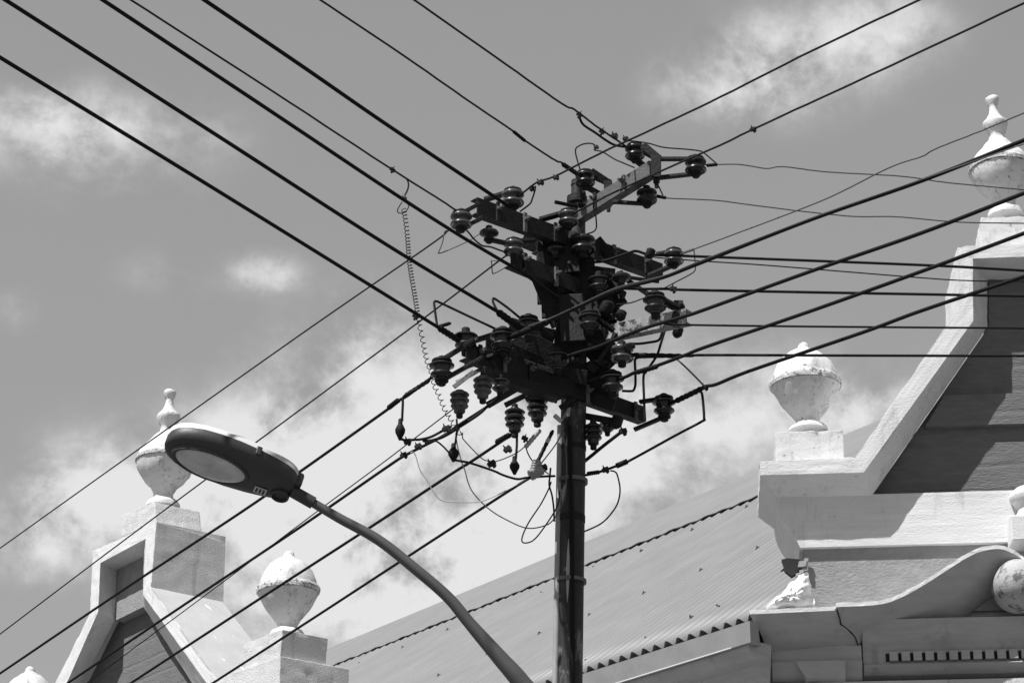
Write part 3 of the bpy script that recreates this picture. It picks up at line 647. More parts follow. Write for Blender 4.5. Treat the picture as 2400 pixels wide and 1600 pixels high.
# ------------------------------------------------------------------ insulators
def unit(profile, name, m, n=26):
    b = MB(); b.lathe(profile, Vector(), n); return b.mesh(name, m, Vector(), 45)
SP = [(.02, .72), (.35, .72), (.75, .66), (.95, .55), (1, .42), (.97, .3), (.75, .22), (.6, .1), (.6, -.1), (.75, -.2), (.97, -.28), (1, -.42), (.93, -.52), (.80, -.50), (.70, -.44), (.62, -.56), (.5, -.66), (.35, -.72), (.02, -.72)]
BE = [(.02, .66), (.42, .64), (.92, .44), (1.0, .36), (.99, .27), (.72, .20), (.64, .05), (.64, -.18), (.74, -.26), (.86, -.34), (.88, -.46), (.74, -.52), (.72, -.60), (.60, -.62), (.58, -.72), (.42, -.78), (.40, -.92), (.02, -.92)]
PO = [(.02, 1.25), (.45, 1.25), (.5, 1.05), (.85, .98), (1, .82), (.92, .68), (.6, .60), (.6, .5), (.8, .45), (1.0, .22), (.95, .05), (.62, -.02), (.62, -.12), (.8, -.2), (.92, -.42), (.85, -.55), (.6, -.62), (.58, -1.1), (.35, -1.3), (.02, -1.3)]
SM = [(.02, .55), (.5, .52), (.9, .36), (1, .2), (.95, .02), (.7, -.1), (.5, -.18), (.36, -.34), (.3, -.5), (.02, -.52)]
MESH = {k: unit(p, 'porcelain', M['ceram']) for k, p in (('spool', SP), ('bell', BE), ('post', PO), ('small', SM))}
MESH['spoolr'] = unit(SP, 'porcelain', M['cerrim']); MESH['postp'] = unit(PO, 'porcelain', M['cerpale']); MESH['bellp'] = unit(BE, 'porcelain', M['cerpale'])
NUT = MB().lathe([(.34, -.2), (.36, 0), (.34, .2), (.24, .27), (.02, .28)], Vector(), 12).mesh('bolt', M['steel'], Vector(), 40)
ZR = {'spool': (.72, -.72), 'bell': (.66, -.92), 'post': (1.25, -1.3), 'small': (.55, -.52)}
INS = {}
def insulator(key, kind, c, r_px, Y, label, straps=(), mesh=None, cap=1.0, nut=1.0, tilt=(0, 0)):
    P = on_y(c[0], c[1], Y); r = m_px(r_px, P)
    t = thing('insulator', P, label, 'insulator', 'insulators bolted around the head of the pole')
    o = bpy.data.objects.new('porcelain', MESH[mesh or kind]); COL.objects.link(o); o.parent = t; o.scale = (r,) * 3; o.rotation_euler = (tilt[0], tilt[1], random.uniform(0, 6))
    z1, z0 = ZR[kind]
    for z, s, kk in ((z1 + .18, 1, cap), (z0 - .18, -1, nut)):
        if kk:
            q = bpy.data.objects.new('bolt', NUT); COL.objects.link(q); q.parent = t; q.location = (0, 0, r * z); q.scale = (r * kk, r * kk, r * kk * s)
    for (a, top, w) in straps:                        # flat steel bars from the crossarm round the top or foot of the insulator
        A = on_y(a[0], a[1], Y + (a[2] if len(a) > 2 else .05)); E = P + Vector((0, 0, r * ((z1 + .04) if top else (z0 - .04))))
        ax = E - A; ax.normalize(); E2_ = E + ax * r * .42
        sv = ax.cross(Vector((0, 0, 1))).normalized(); up_ = sv.cross(ax)
        mb = MB(); wv = m_px(w, P) / 2
        mb.obox((A + E2_) / 2, ax * (E2_ - A).length / 2, sv * wv, up_ * .009)
        dz = r * (.05 if top else -.05); mb.lathe([(r * .30, -.007), (r * (.80 if top else .55), -.006), (r * (.80 if top else .55), .006), (r * .3, .007)], E, 18); mb.build('strap', M['steel'], t, bevel=.003)
    INS[key] = (P, r); return t
def YA(arm, px):                                     # depth of a crossarm at a pixel column
    A, B, n, h = ARM[arm]
    xa = 1200 + (A - CAM).x / (A - CAM).dot(FWD) * FPX; xb = 1200 + (B - CAM).x / (B - CAM).dot(FWD) * FPX
    return A.y + (B.y - A.y) * (px - xa) / (xb - xa)
I = insulator
y = YA('A2', 1110) - .08; I('1', 'spool', r3(475, 455), 26, y, 'brown spool insulator leftmost on the upper left crossarm, a thin clamped line ending on it', [(r3(720, 225), 1, 17), (r3(760, 420), 0, 17)], 'spoolr')
y = YA('A2', 1200) + .1; I('2', 'spool', r3(1185, 155), 27, y, 'spool insulator with bright rim above the outer end of the upper left crossarm', [(r3(800, 165), 1, 18), (r3(800, 410), 0, 18)], 'spoolr')
y = YA('A2', 1150) - .06; I('3', 'small', r3(858, 645), 23, y, 'small insulator hanging under the upper left crossarm with a U-shaped thin loop at its left', [(r3(1080, 760), 0, 14)])
y = YA('A2', 1330) - .1; I('4', 'spool', r3(1950, 425), 24, y, 'spool insulator with broad curved strap in front of the pole just below its narrow top', [(r3(1560, 440), 1, 19), (r3(1600, 600), 0, 14)], 'spoolr')
y = YA('A5', 1204) - .02; I('5', 'spool', r3(1195, 830), 24, y - .04, 'spool insulator with sunlit crown over the open left end of the middle crossarm', [(r3(1500, 720), 1, 14)], 'spoolr')
I('6', 'small', r3(1775, 870), 21, PY - .2, 'small dark insulator framed by a gap of sky under the upper crossarm', [])
I('7', 'spool', r3(2150, 790), 30, PY - .22, 'large dark insulator directly in front of the pole below its narrow upper section', [], cap=0)
y = YA('A2', 1540) - .1; I('8', 'spool', r4(1993, 612), 23.5, y, 'spool insulator at the right end of the upper crossarm, a thin wire tied on', [(r4(1760, 560), 1, 12), (r4(1600, 880), 0, 15)], 'spoolr')
I('9', 'bell', r4(960, 960), 26, PY - .22, 'dark round-capped insulator beside the pole under the right half of the upper crossarm', [])
I('10', 'small', r4(1270, 905), 24, PY - .24, 'wire-wound insulator at the lower end of the slanting stay', [], cap=.6)
y = YA('A4', 1536) - .14; I('11', 'bell', r4(1735, 1240), 29, y, 'bell insulator nearest the outer end of the pale lower right crossarm', [(r4(2060, 1300), 1, 18)])
I('12', 'bell', r4(835, 1480), 27, PY - .26, 'ribbed dark insulator before the pole, left of the pale shadow-patched crossarm', [(r6(1050, 560), 1, 16)])
y = YA('A1', 1490) + .02; I('13', 'spool', r2(1105, 690), 23.5, y, 'highest insulator of all, in a thick bent bracket on the top crossarm', [(r2(1420, 770), 1, 22), (r2(1380, 1000), 0, 18)], cap=.0)
I('14', 'spool', r2(1940, 880), 25.5, ARM['A1'][1].y - .03, 'spool insulator on two long straps farthest right of the top crossarm', [(r2(1440, 780), 1, 13), (r2(1420, 1040), 0, 13)])
I('15', 'spool', r2(420, 1060), 23.5, PY - .10, 'insulator in a bent bracket at the very top of the pole', [(r2(760, 1110), 1, 22), (r2(700, 1310), 0, 16)], cap=.8)
I('16', 'spool', r2(1268, 1300), 24.5, YA('A1', 1440) - .05, 'spool insulator hung below the top crossarm with a pale wire leaving to the right', [(r2(800, 1370), 0, 11)])
y = YA('A3', 1095) + .03; I('17', 'bell', r5(655, 690), 29, y, 'bell insulator behind the left lower crossarm end, second in its row', [])
y = YA('A3', 1178) - .1; I('18', 'bell', r5(1165, 690), 31, y, 'bell insulator with pale neck ring before the lower crossarm, third in its row', [(r5(690, 720), 1, 17), (r5(650, 1050), 0, 18)])
I('19', 'bell', r5(1520, 500), 28.5, YA('A3', 1239) - .02, 'bell insulator highest in the lower row, touching the pole head at its right', [(r5(1850, 640), 1, 18)])
y = YA('A3', 1085) - .16; I('20', 'bell', r5(325, 1090), 30, y, 'bell insulator at the extreme left, the coiled wire passing behind it', [(r5(760, 680), 1, 18), (r5(900, 920), 0, 19)])
y = YA('A6', 1140) - .1; I('21', 'post', r7(1360, 400), 23, y, 'pale weathered ribbed insulator with a sunlit round top under the lower crossarm', [], 'postp', cap=.8)
I('22', 'post', r7(1040, 600), 23, y - .06, 'pale weathered ribbed insulator, leftmost of the hanging ones, above a cable clamp', [], 'postp', cap=0)
I('23', 'bell', r7(1600, 360), 22, y + .12, 'dark bell insulator just right of the pale weathered pair under the lower crossarm', [])
I('24', 'post', r7(1800, 850), 24.5, PY - .24, 'dark ribbed insulator hanging alone against the sky, a fuse on a rod below', [], cap=.9)
I('25', 'post', r7(2110, 700), 25, PY - .16, 'ribbed insulator hanging close to the left side of the pole, above a pale tube', [], cap=.9)
I('26', 'bell', r8(1200, 170), 29, PY - .14, 'dark bell insulator right of the pole, standing over the right half of the lower crossarm', [(r8(930, 165), 1, 15)])
y = YA('A3', 1500) - .12; I('27', 'bell', r8(1770, 430), 28, y, 'bell insulator farthest right on the lower crossarm, held by an upper and a lower strap', [(r8(1500, 385), 1, 14), (r8(1440, 690), 0, 13)])
I('28', 'post', r8(990, 740), 22, PY - .02, 'ribbed insulator hanging against the right side of the pole under the lower crossarm', [])
I('29', 'bell', r8(1145, 650), 18, PY + .06, 'small insulator partly hidden behind the ribbed one at the right of the pole', [])
I('30', 'spool', r6(1160, 880), 28, PY - .2, 'spool insulator with a white rim right of the pole, below the pale crossarm', [], 'spoolr')
I('31', 'bell', r6(275, 960), 27.5, PY - .26, 'dark bell insulator with a sunlit cap in front of the bare shaft', [])
I('32', 'small', r6(1250, 790), 17, PY - .24, 'small dark insulator touching the white-rimmed spool right of the pole', [], cap=0)
I('33', 'small', r6(1130, 340), 11, PY - .24, 'small round insulator in front of the inner end of the pale lower right crossarm', [], cap=0, nut=0)

# ------------------------------------------------------------------ lines and cables
def label_wire(name, label, cat, group=None): return name, label, cat, group
def jitter(P, a, i): return P + Vector((mnoise.noise(Vector((i * .71, a * 900, 1))), 0, mnoise.noise(Vector((i * .83, 5, a * 700))))) * a
def line(px, anchor, heading, d_px, label, ext=(0, 0), m='wire', name='power_line', cat='power line', group='overhead lines meeting at the pole', kink=0, k=8, sub=None):
    """a line in the vertical plane through its insulator with the given heading; d_px is its width at the insulator"""
    pts = [on_head(x, y, anchor, heading) for x, y in px]
    c = cat_rom(pts, k)
    if ext[0]: c = [c[0] + (c[0] - c[1]).normalized() * ext[0]] + c
    if ext[1]: c = c + [c[-1] + (c[-1] - c[-2]).normalized() * ext[1]]
    if kink:
        out = []
        for a, b in zip(c[:-1], c[1:]):
            n = max(1, min(40, int((b - a).length / .12))); out += [a.lerp(b, i / n) for i in range(n)]
        c = [jitter(p, kink, i) for i, p in enumerate(out + [c[-1]])]
    b = MB(); b.tube(c, m_px(d_px, anchor) / 2, 7)
    o = b.build(name, M[m], None, smooth=60); tag(o, label, cat, group); return pts
D3 = lambda *q: [(x * 1.0204, y * 1.0204) for x, y in q]
def IP(k, dz=0): return INS[k][0] + Vector((0, 0, dz))
H1 = 40
def ins_px(k):
    d = INS[k][0] - CAM; z = d.dot(FWD); return (1200 + d.x / z * FPX, 800 - d.dot(UPV) / z * FPX)
line([(0, 135), (500, 441), (972, 733), (1081, 800)], IP('17'), H1, 8.5, 'thick black line from the upper left, lowest of those running to the pole from there', (4, 0))
line([(12, 0), (500, 312), (900, 569.7), (1164, 729), (1235, 775)], IP('19'), H1, 8.5, 'thick black line from the top left corner to the highest bell insulator', (4, 0))
line([(240, 0), (600, 238), (900, 438), (1055, 538), (1170, 607), (1228, 641), (1279, 678), (1310, 700)], IP('31'), H1, 8.5, 'thick black line from the top edge crossing the white clip of the coiled wire', (4, 0))
line([(306, 0), (600, 189), (900, 385), (1045, 477), (1078, 500)], IP('1'), H1, 4.6, 'thin stranded line from the upper left carrying the coiled wire on a clamp', (4, 0), 'wire2', kink=.0018)
line([(478, 0), (700, 150), (900, 288), (1154, 458), (1192, 485)], IP('2'), H1, 9, 'thick line from upper left ending at the bright rimmed insulator above the crossarm end', (4, 0))
line([(750, 0), (930, 120), (1103, 240), (1203, 308), (1232, 331), (1300, 375), (1320, 383), (1365, 416)], IP('15'), H1, 4.6, 'thin stranded line from the top edge to the bracket on the pole top', (4, 0), 'wire2', kink=.0018)
line([(970, 0), (1140, 119), (1312, 240), (1346, 257), (1400, 298), (1445, 328), (1480, 352)], IP('13'), H1, 4.8, 'thin stranded line from the top edge that ends at the highest insulator', (4, 0), 'wire2', kink=.0018)
H3 = 139
line([(1202, 466), (1224, 453), (1258, 428), (1303, 412), (1412, 357), (1477, 327), (1663, 240), (1900, 121), (2155, 0)], IP('2'), H3, 4.8, 'thin stranded line rising to the upper right across the top crossarm, the highest one there', (0, 4), 'wire2', kink=.0018)
line([(1335, 505), (1419, 461), (1470, 437), (1547, 402), (1700, 335), (1765, 303), (2000, 195), (2400, 8)], IP('4'), H3, 4.8, 'thin stranded line rising to the upper right with a clamp halfway, second from the top', (0, 4), 'wire2', kink=.0018)
line([(1185, 797), (1240, 767), (1291, 749), (1354, 720), (1444, 680), (1546, 653), (1640, 617), (1900, 515), (2160, 424), (2400, 329)], IP('18'), H3, 8.5, 'thick sunlit line crossing in front of the pole head and rising to the right', (0, 5))
line([(1578, 600), (1598, 594), (1640, 579), (1920, 473), (2080, 395), (2160, 367), (2195, 348), (2292, 310), (2326, 296), (2400, 265)], IP('8'), H3, 3.2, 'very thin pale service wire rising to the tall ball finial at right', (0, 5), 'midw', kink=.0018)
line([(1300, 845), (1357, 826), (1396, 815), (1447, 794), (1517, 767), (1609, 740), (1660, 722.6), (1900, 636), (2160, 546), (2400, 453)], IP('31'), H3, 8.5, 'thick black line rising right that passes just in front of the pale lower right crossarm', (0, 5))
line([(1430, 895), (1466, 883), (1492, 871), (1539, 857), (1606, 832), (1660, 811), (1900, 729), (2160, 636), (2400, 547)], IP('26'), H3, 8.5, 'thick black line rising right from the dark bell insulator beside the pole', (0, 5))
line([(1557, 951), (1584, 939), (1652, 907), (1680, 900), (1760, 868), (2019, 780), (2160, 728), (2400, 648)], IP('27'), H3, 8.5, 'thick black line rising right from the outermost lower bell insulator, passing over a ball finial', (0, 5))
H4 = 88
line(D3((1598, 382), (1612, 379), (1645, 378), (1700, 378), (1760, 387), (1800, 383), (1900, 395), (2070, 405), (2180, 420), (2352, 436)), IP('14'), H4, 3.2, 'very thin wavy service wire going right from the long-strapped insulator, upper one of two', (0, 6), 'midw', kink=.0014)
line(D3((1500, 450), (1530, 455), (1640, 460), (1720, 470), (1840, 485), (1960, 497), (2060, 498), (2200, 510), (2352, 513)), IP('16'), H4, 3.2, 'very thin wavy service wire going right from below the top crossarm, lower one of two', (0, 6), 'midw', kink=.0014)
line([(1372, 612), (1390, 614), (1419, 611), (1470, 594), (1492, 588.5), (1529, 597), (1640, 601), (2160, 621), (2400, 634)], IP('9'), H4, 6.8, 'nearly level black cable to the right edge, uppermost of the four thick level ones', (0, 6))
line([(1520, 598), (1543, 604), (1640, 611.5), (1800, 622), (2160, 651), (2281, 658), (2400, 659)], IP('8'), H4, 3.2, 'thin level wire sagging to the right close under the uppermost thick level cable', (0, 6))
line([(1440, 675), (1500, 677), (1570, 677), (1640, 680), (2160, 689.5), (2400, 694)], IP('10'), H4, 6.8, 'nearly level black cable with a knob clamp near the pole', (0, 6))
line([(1550, 757), (1605, 761), (1900, 765), (2400, 769)], IP('11'), H4, 5.2, 'level black cable leaving the outer end of the pale lower right crossarm', (0, 6))
line([(1470, 827), (1481, 830), (1539, 833), (1618, 834), (1660, 832), (2000, 833), (2400, 834)], IP('30'), H4, 6.5, 'level black cable passing in front of the lower ball finial, lowest of the level ones', (0, 6))
H2 = -36
line([(1051, 540), (1000, 580), (700, 787), (300, 1070), (0, 1284)], IP('3'), H2, 4.2, 'thin line falling to the left edge, the highest of those going down left', (0, 6))
line([(1190, 598), (1168.6, 612), (1046, 706), (900, 815), (500, 1110), (250, 1296), (0, 1485)], IP('5'), H2, 4.2, 'thin line falling to the lower left and passing behind the lamp head', (0, 6))
line([(1035, 868), (1005.6, 889), (958, 925), (934, 939), (900, 965), (600, 1176), (300, 1374), (0, 1577)], IP('20'), H2, 7.6, 'thick line falling left from the extreme left bell insulator and passing under the lamp head', (0, 6))
line([(1172, 930), (1140, 954), (1072, 998), (1033, 1024), (951, 1066), (900, 1099), (700, 1237), (450, 1404), (158, 1600)], IP('23'), H2, 7.6, 'thick line falling left over the lamp arm with a thin wire alongside', (0, 6))
line([(1074, 950), (1048, 969), (973, 1026), (900, 1082), (735, 1204), (500, 1380), (195, 1606)], IP('22'), H2, 3.0, 'thin wire running close beside a thick line down to the lower left', (0, 6))
line([(1206, 1012), (1193, 1022), (1101, 1083.5), (1063, 1107), (857, 1242), (600, 1408), (303, 1602)], IP('24'), H2, 7.6, 'thick line falling left from the lone hanging ribbed insulator', (0, 6))
line([(1262, 1106), (1242, 1119), (1180, 1158), (958, 1302), (700, 1470), (495, 1602)], on_y(1262, 1106, PY - .2), H2, 7.0, 'thick line falling left from the grey taped joint, the lowest line of all', (0, 6))

def jumper(px, Y0, Y1, d_px, label, m='wire', name='jumper_cable', cat='jumper cable', k=6, group='jumper cables around the pole head'):
    n = len(px) - 1; pts = [on_y(x, y_, Y0 + (Y1 - Y0) * i / n) for i, (x, y_) in enumerate(px)]
    b = MB(); b.tube(cat_rom(pts, k), m_px(d_px, pts[0]) / 2, 7); o = b.build(name, M[m], None, smooth=60); tag(o, label, cat, group); return pts
def J(f, *q): return [f(x, y_) for x, y_ in q]
YN = PY - .2
jumper([(1358, 276), (1368, 293), (1395, 311), (1419, 328), (1441, 340), (1470, 345)], IP('13').y - .1, IP('13').y, 6, 'short black jumper bowing below the last stretch of the rightmost line from upper left')
jumper(J(r3, (550, 590), (590, 630), (650, 705), (760, 795), (880, 815), (1050, 875), (1120, 880)), IP('1').y, IP('5').y, 4.2, 'thin kinked jumper joining the leftmost spool insulator to the sunlit crown one below')
jumper(J(r3, (270, 590), (245, 615), (215, 760), (165, 888), (175, 900), (260, 875), (560, 740), (720, 640), (800, 620)), YN - .3, YN - .25, 2.8, 'thin bright-edged V loop of wire left of the small hanging insulator', 'midw')
jumper(J(r3, (1080, 1010), (970, 1005), (897, 1003), (893, 1030), (905, 1170), (925, 1178), (970, 1160), (1130, 1066), (1200, 1000)), YN - .2, YN - .1, 2.8, 'thin square loop of wire under the sunlit crown insulator', 'midw')
jumper(J(r2, (362, 1000), (350, 930), (285, 672), (350, 592), (450, 566), (520, 570), (552, 590)), PY - .1, PY - .15, 3.6, 'hook-shaped thin wire rising over the very top of the pole')
jumper(J(r2, (540, 655), (600, 668), (660, 682), (820, 780), (920, 825), (1100, 900)), PY - .15, PY - .25, 3.4, 'thin wire running down from a small connector to the top crossarm')
jumper(J(r2, (1000, 540), (1040, 530), (1280, 562), (1500, 620), (1800, 645), (1990, 668), (2060, 700), (2215, 832)), IP('13').y - .05, IP('14').y, 3.4, 'thin wire arching over the top crossarm to the long-strapped insulator')
jumper(J(r2, (1395, 1080), (1415, 1120), (1490, 1280)), IP('16').y, IP('16').y, 3.4, 'short straight wire dropping from the top crossarm to the lower wavy service wire')
jumper(J(r1, (2085, 1150), (2075, 1220), (2040, 1330), (2005, 1400), (1870, 1505)), IP('2').y, IP('2').y + .05, 4.2, 'thin jumper dropping from the chain of clamps to the upper left crossarm')
jumper(J(r3, (2290, 270), (2320, 330), (2338, 520), (2320, 580), (2280, 612), (2190, 640)), PY - .1, PY - .12, 3.6, 'thin wire bulging out at the right of the upper pole section')
jumper(J(r5, (450, 455), (380, 470), (275, 495), (255, 440), (222, 200), (225, 160), (250, 152), (330, 185), (700, 360), (1070, 535), (1120, 570)), IP('17').y - .1, IP('18').y, 6.0, 'bent black rod making a tall angular hook above the lower left bell insulators')
jumper(J(r5, (1120, 320), (1090, 285), (1035, 175), (1030, 130), (1055, 118), (1230, 240), (1400, 380), (1440, 420)), IP('19').y - .05, IP('19').y, 6.0, 'bent black rod like a narrow hairpin above the highest bell of the lower row')
jumper(J(r8, (2130, 262), (2175, 272), (2195, 330), (2212, 560), (2190, 596), (1900, 750), (1370, 1040), (1240, 1090), (1130, 1130), (1000, 1170), (880, 1192), (800, 1190)), IP('27').y - .1, PY + .02, 6.4, 'long black jumper bent square at the right and running back down to the pole')
jumper(J(r8, (1180, 1140), (1225, 1150), (1255, 1190), (1285, 1340), (1265, 1480), (1205, 1590), (1080, 1720), (880, 1815), (800, 1840)), PY - .02, PY + .08, 3.8, 'thin black wire hanging in an open curve at the right of the pole')
jumper(J(r8, (1330, 690), (1200, 790), (1080, 885), (890, 1040), (820, 1080)), PY - .05, PY + .05, 8.5, 'thick black cable running down from the right end of the lower crossarm to the shaft')
jumper(J(r6, (1700, 915), (1430, 922), (1375, 930), (1340, 965), (1345, 1130), (1345, 1300), (1320, 1375), (1280, 1388), (1160, 1385)), PY - .16, PY - .14, 6.2, 'black rod bent in a U right of the dark bell insulator beside the pole')
jumper(J(r6, (1755, 540), (1700, 720), (1640, 900), (1500, 1110), (1458, 1190), (1465, 1480), (1470, 1620), (1480, 1800)), PY - .22, PY - .18, 6.2, 'long black rod falling from the pale crossarm past the level cables to the lower crossarm')
jumper(J(r6, (1725, 545), (1690, 650), (1650, 695), (1550, 715), (1400, 735), (1250, 735)), PY - .24, PY - .22, 6.2, 'short bent rod under the pale lower right crossarm')
jumper(J(r6, (1860, 900), (1920, 950), (2060, 1080), (2200, 1220), (2310, 1335)), PY - .2, PY - .25, 4.4, 'sunlit slanting wire linking a level cable to the lowest rising line at the right', 'midw')
jumper(J(r4, (2268, 490), (2275, 560), (2288, 720), (2280, 790), (2210, 845), (2000, 955), (1860, 1030)), IP('8').y - .02, IP('10').y, 2.8, 'thin wire bowing below the far right end of the upper crossarm')
jumper(J(r4, (1620, 1150), (1530, 1185), (1400, 1230), (1240, 1250), (1150, 1245)), PY - .25, PY - .2, 3.0, 'thin short wire under the second thick level cable right of the pole')
jumper(J(r7, (470, 410), (300, 500), (262, 545), (258, 640), (252, 760), (248, 860)), IP('20').y - .03, IP('20').y - .02, 6.2, 'short vertical rod dropping from the thick left line to a fuse bulb')
jumper(J(r7, (225, 1100), (300, 1125), (420, 1115), (500, 1112), (650, 1075), (830, 980), (930, 930)), IP('22').y - .05, IP('22').y - .03, 6.4, 'black cable running right from the leftmost fuse bulb under the hanging insulators')
jumper(J(r7, (540, 1130), (640, 1130), (780, 1090), (900, 1030), (1010, 960), (1300, 770), (1430, 650), (1560, 560)), IP('22').y - .02, IP('23').y, 7.5, 'thick black cable rising right below the pale weathered insulators')
jumper(J(r7, (560, 1160), (700, 1132), (800, 1195), (900, 1300), (960, 1360)), IP('22').y - .02, IP('22').y, 4.2, 'sunlit curved lead entering the middle fuse bulb')
jumper(J(r7, (1000, 830), (1005, 960), (990, 1100), (975, 1200)), IP('22').y - .01, IP('22').y, 5.0, 'short upright lead above the middle fuse bulb')
jumper([(1068, 1078), (1079, 1080), (1104, 1085), (1155, 1102), (1180, 1113), (1212, 1122), (1235, 1119), (1275, 1116), (1300, 1115)], IP('22').y, PY - .05, 6.0, 'black cable sagging from the middle fuse bulb to the pole shaft')
jumper(J(r7, (1830, 1060), (1828, 1200), (1818, 1340), (1810, 1400)), IP('24').y, IP('24').y, 6.0, 'straight rod hanging below the lone ribbed insulator')
jumper([(962, 1061), (968, 1059), (975, 1070), (984, 1100), (1003, 1129), (1019, 1157), (1038, 1173), (1083, 1176.5), (1124, 1175), (1162, 1161), (1223, 1129), (1250, 1110)], YN - .1, YN, 2.6, 'thin pale wire hanging in a loop low at the left of the pole', 'pale', 'drop_wire', 'wire', group='slack wires hanging by the pole')
jumper([(1068, 1015), (1072, 1044), (1082, 1082), (1089, 1100), (1105, 1148), (1146, 1192), (1194, 1221), (1236, 1237), (1274, 1232), (1296, 1218), (1319, 1177), (1327, 1132), (1327, 1062), (1320, 1017), (1318, 990)], YN, PY - .14, 3.0, 'long slack grey wire looping from below the coil up across the front of the shaft', 'midw', 'drop_wire', 'wire', group='slack wires hanging by the pole')
jumper([(1292, 1128), (1286, 1145), (1268, 1180), (1239, 1224), (1224, 1258), (1227, 1271), (1249, 1266), (1274, 1237), (1306, 1186), (1312, 1150)], YN + .05, PY - .1, 3.4, 'small dark teardrop loop of wire just left of the shaft', 'wire', 'drop_wire', 'wire', group='slack wires hanging by the pole')
jumper(J(r7, (1050, 1000), (1080, 1070), (1100, 1120), (1300, 1330), (1400, 1400), (1560, 1408), (1800, 1310), (1930, 1215), (1980, 1130)), YN, YN, 2.6, 'thin dark wire sagging between the coil end and the pale tube', 'wire', 'drop_wire', 'wire', group='slack wires hanging by the pole')
jumper(J(r8, (250, 890), (270, 950), (310, 1020), (370, 1080), (500, 1180)), YN, YN + .06, 3.2, 'thin wire curving from the pale tube to the grey taped joint', 'wire', 'drop_wire', 'wire', group='slack wires hanging by the pole')
jumper(J(r8, (400, 1080), (480, 980), (570, 860), (640, 740), (662, 660), (640, 600)), YN, PY - .15, 3.2, 'grey wire rising from the taped joint to a pale clip on the shaft', 'midw', 'drop_wire', 'wire', group='slack wires hanging by the pole')
jumper(J(r8, (520, 1110), (512, 1200), (505, 1300), (535, 1410), (555, 1560), (560, 1700)), PY - .12, PY - .1, 4.5, 'black wire hugging the left side of the shaft below the taped joint', 'wire', 'drop_wire', 'wire', group='slack wires hanging by the pole')

line([(1240, 763), (1291, 745), (1354, 716), (1446, 674), (1556, 646), (1640, 612), (1900, 512), (2160, 421)], IP('18', .01) + Vector((0, -.03, 0)), H3, 2.6, 'thin bright strand running along the top of the thick sunlit line', (0, 5), 'midw')
sleeve_later = 1
# coiled wire
cpts = [(946, 490), (950, 512), (953.6, 540), (957, 580), (959, 609), (965, 650), (971, 685), (978.5, 731), (984, 765), (990, 792), (1001, 846), (1011, 872), (1019, 905), (1029, 925), (1041, 956), (1057, 983), (1077, 1014), (1086, 1020)]
yc = IP('1').y - .1
cc = cat_rom([on_y(x, y_, yc - .002 * i) for i, (x, y_) in enumerate(cpts)], 6)
dist = [0]
for a, b_ in zip(cc[:-1], cc[1:]): dist.append(dist[-1] + (b_ - a).length)
hp = []; ang = 0; step = .0022; tot = dist[-1]; sdist = 0; j = 0
while sdist < tot:
    while j < len(dist) - 2 and dist[j + 1] < sdist: j += 1
    p = cc[j].lerp(cc[j + 1], (sdist - dist[j]) / max(1e-6, dist[j + 1] - dist[j])); t = (cc[j + 1] - cc[j]).normalized()
    x_ = Vector((1, 0, 0)); x_ = (x_ - t * x_.dot(t)).normalized(); y2 = t.cross(x_)
    f_ = sdist / tot; pitch = .017 + .012 * max(0, mnoise.noise(Vector((sdist * 5, 0, 0)))) + (.012 if f_ > .5 else 0); rr = .0115
    hp.append(p + (x_ * math.cos(ang) + y2 * math.sin(ang)) * rr); ang += 2 * math.pi * step / pitch; sdist += step
b = MB(); b.tube(hp, .0023, 5); o = b.build('coiled_wire', M['wire'], None, smooth=60); tag(o, 'long coiled springy wire hanging from the clamped thin line down past the lower insulators', 'coiled wire')
jumper(J(r1, (300, 1045), (325, 1075), (337, 1130), (325, 1200), (292, 1270)), yc, yc, 4.0, 'short curved lead hanging from the clamped thin line to the white clip', name='drop_wire', cat='wire', group='slack wires hanging by the pole')
jumper(J(r1, (250, 1370), (205, 1440), (185, 1500), (215, 1525), (265, 1520), (300, 1500), (338, 1440), (330, 1400), (300, 1365)), yc, yc, 2.6, 'small wire loop tied at the top of the coil under the white clip', name='drop_wire', cat='wire', group='slack wires hanging by the pole')
c = on_y(*r1(285, 1300), yc); b = MB(); b.tube([c + Vector((-.008, 0, .018)), c + Vector((-.006, 0, .008)), c + Vector((.004, 0, -.012)), c + Vector((.008, 0, -.02))], [.003, .009, .009, .004], 10); o = b.build('line_clip', M['cerpale'], None, smooth=50); tag(o, 'white clip at the top of the coiled wire', 'clip')

# clamps, sleeves, fuses
def clamp(c, Y, s_px, label, ang=0.6):
    P = on_y(c[0], c[1], Y); s = m_px(s_px, P)
    t = thing('line_clamp', P, label, 'clamp', 'clamps bolted on the lines')
    ax = Vector((math.cos(ang), .2, math.sin(ang))).normalized(); sv = Vector((0, 1, 0)).cross(ax).normalized(); nn = ax.cross(sv)
    b = MB(); b.obox(P, ax * s * .55, sv * s * .34, nn * s * .3); b.build('clamp_body', M['steel'], t, bevel=s * .1)
    b = MB(); b.obox(P + sv * s * .45 + ax * s * .15, ax * s * .2, sv * s * .2, nn * s * .35); b.build('clamp_jaw', M['steel'], t, bevel=s * .06)
    b = MB(); b.lathe([(s * .17, 0), (s * .17, s * .2), (s * .09, s * .22), (s * .09, s * .5), (.0005, s * .5)], P - sv * s * .3 - ax * s * .1, 6, -sv - nn * .4); b.build('clamp_bolt', M['steel'], t)
    return t
clamp((920, 398), IP('1').y - .25, 12, 'small clamp on the thin stranded line above the coiled wire', -.6)
clamp((974, 741), IP('17').y - .15, 14, 'clamp on the lowest thick line from upper left where the coiled wire crosses it', -.6)
clamp((1358, 269), IP('13').y - .15, 13, 'clamp where a jumper leaves the rightmost line from upper left', -.6)
clamp((1411, 308), IP('13').y - .08, 13, 'clamp in the middle of the cluster just above the highest insulator', -.5)
clamp((1440, 318), IP('13').y - .06, 14, 'ragged clamp directly above the highest insulator', .4)
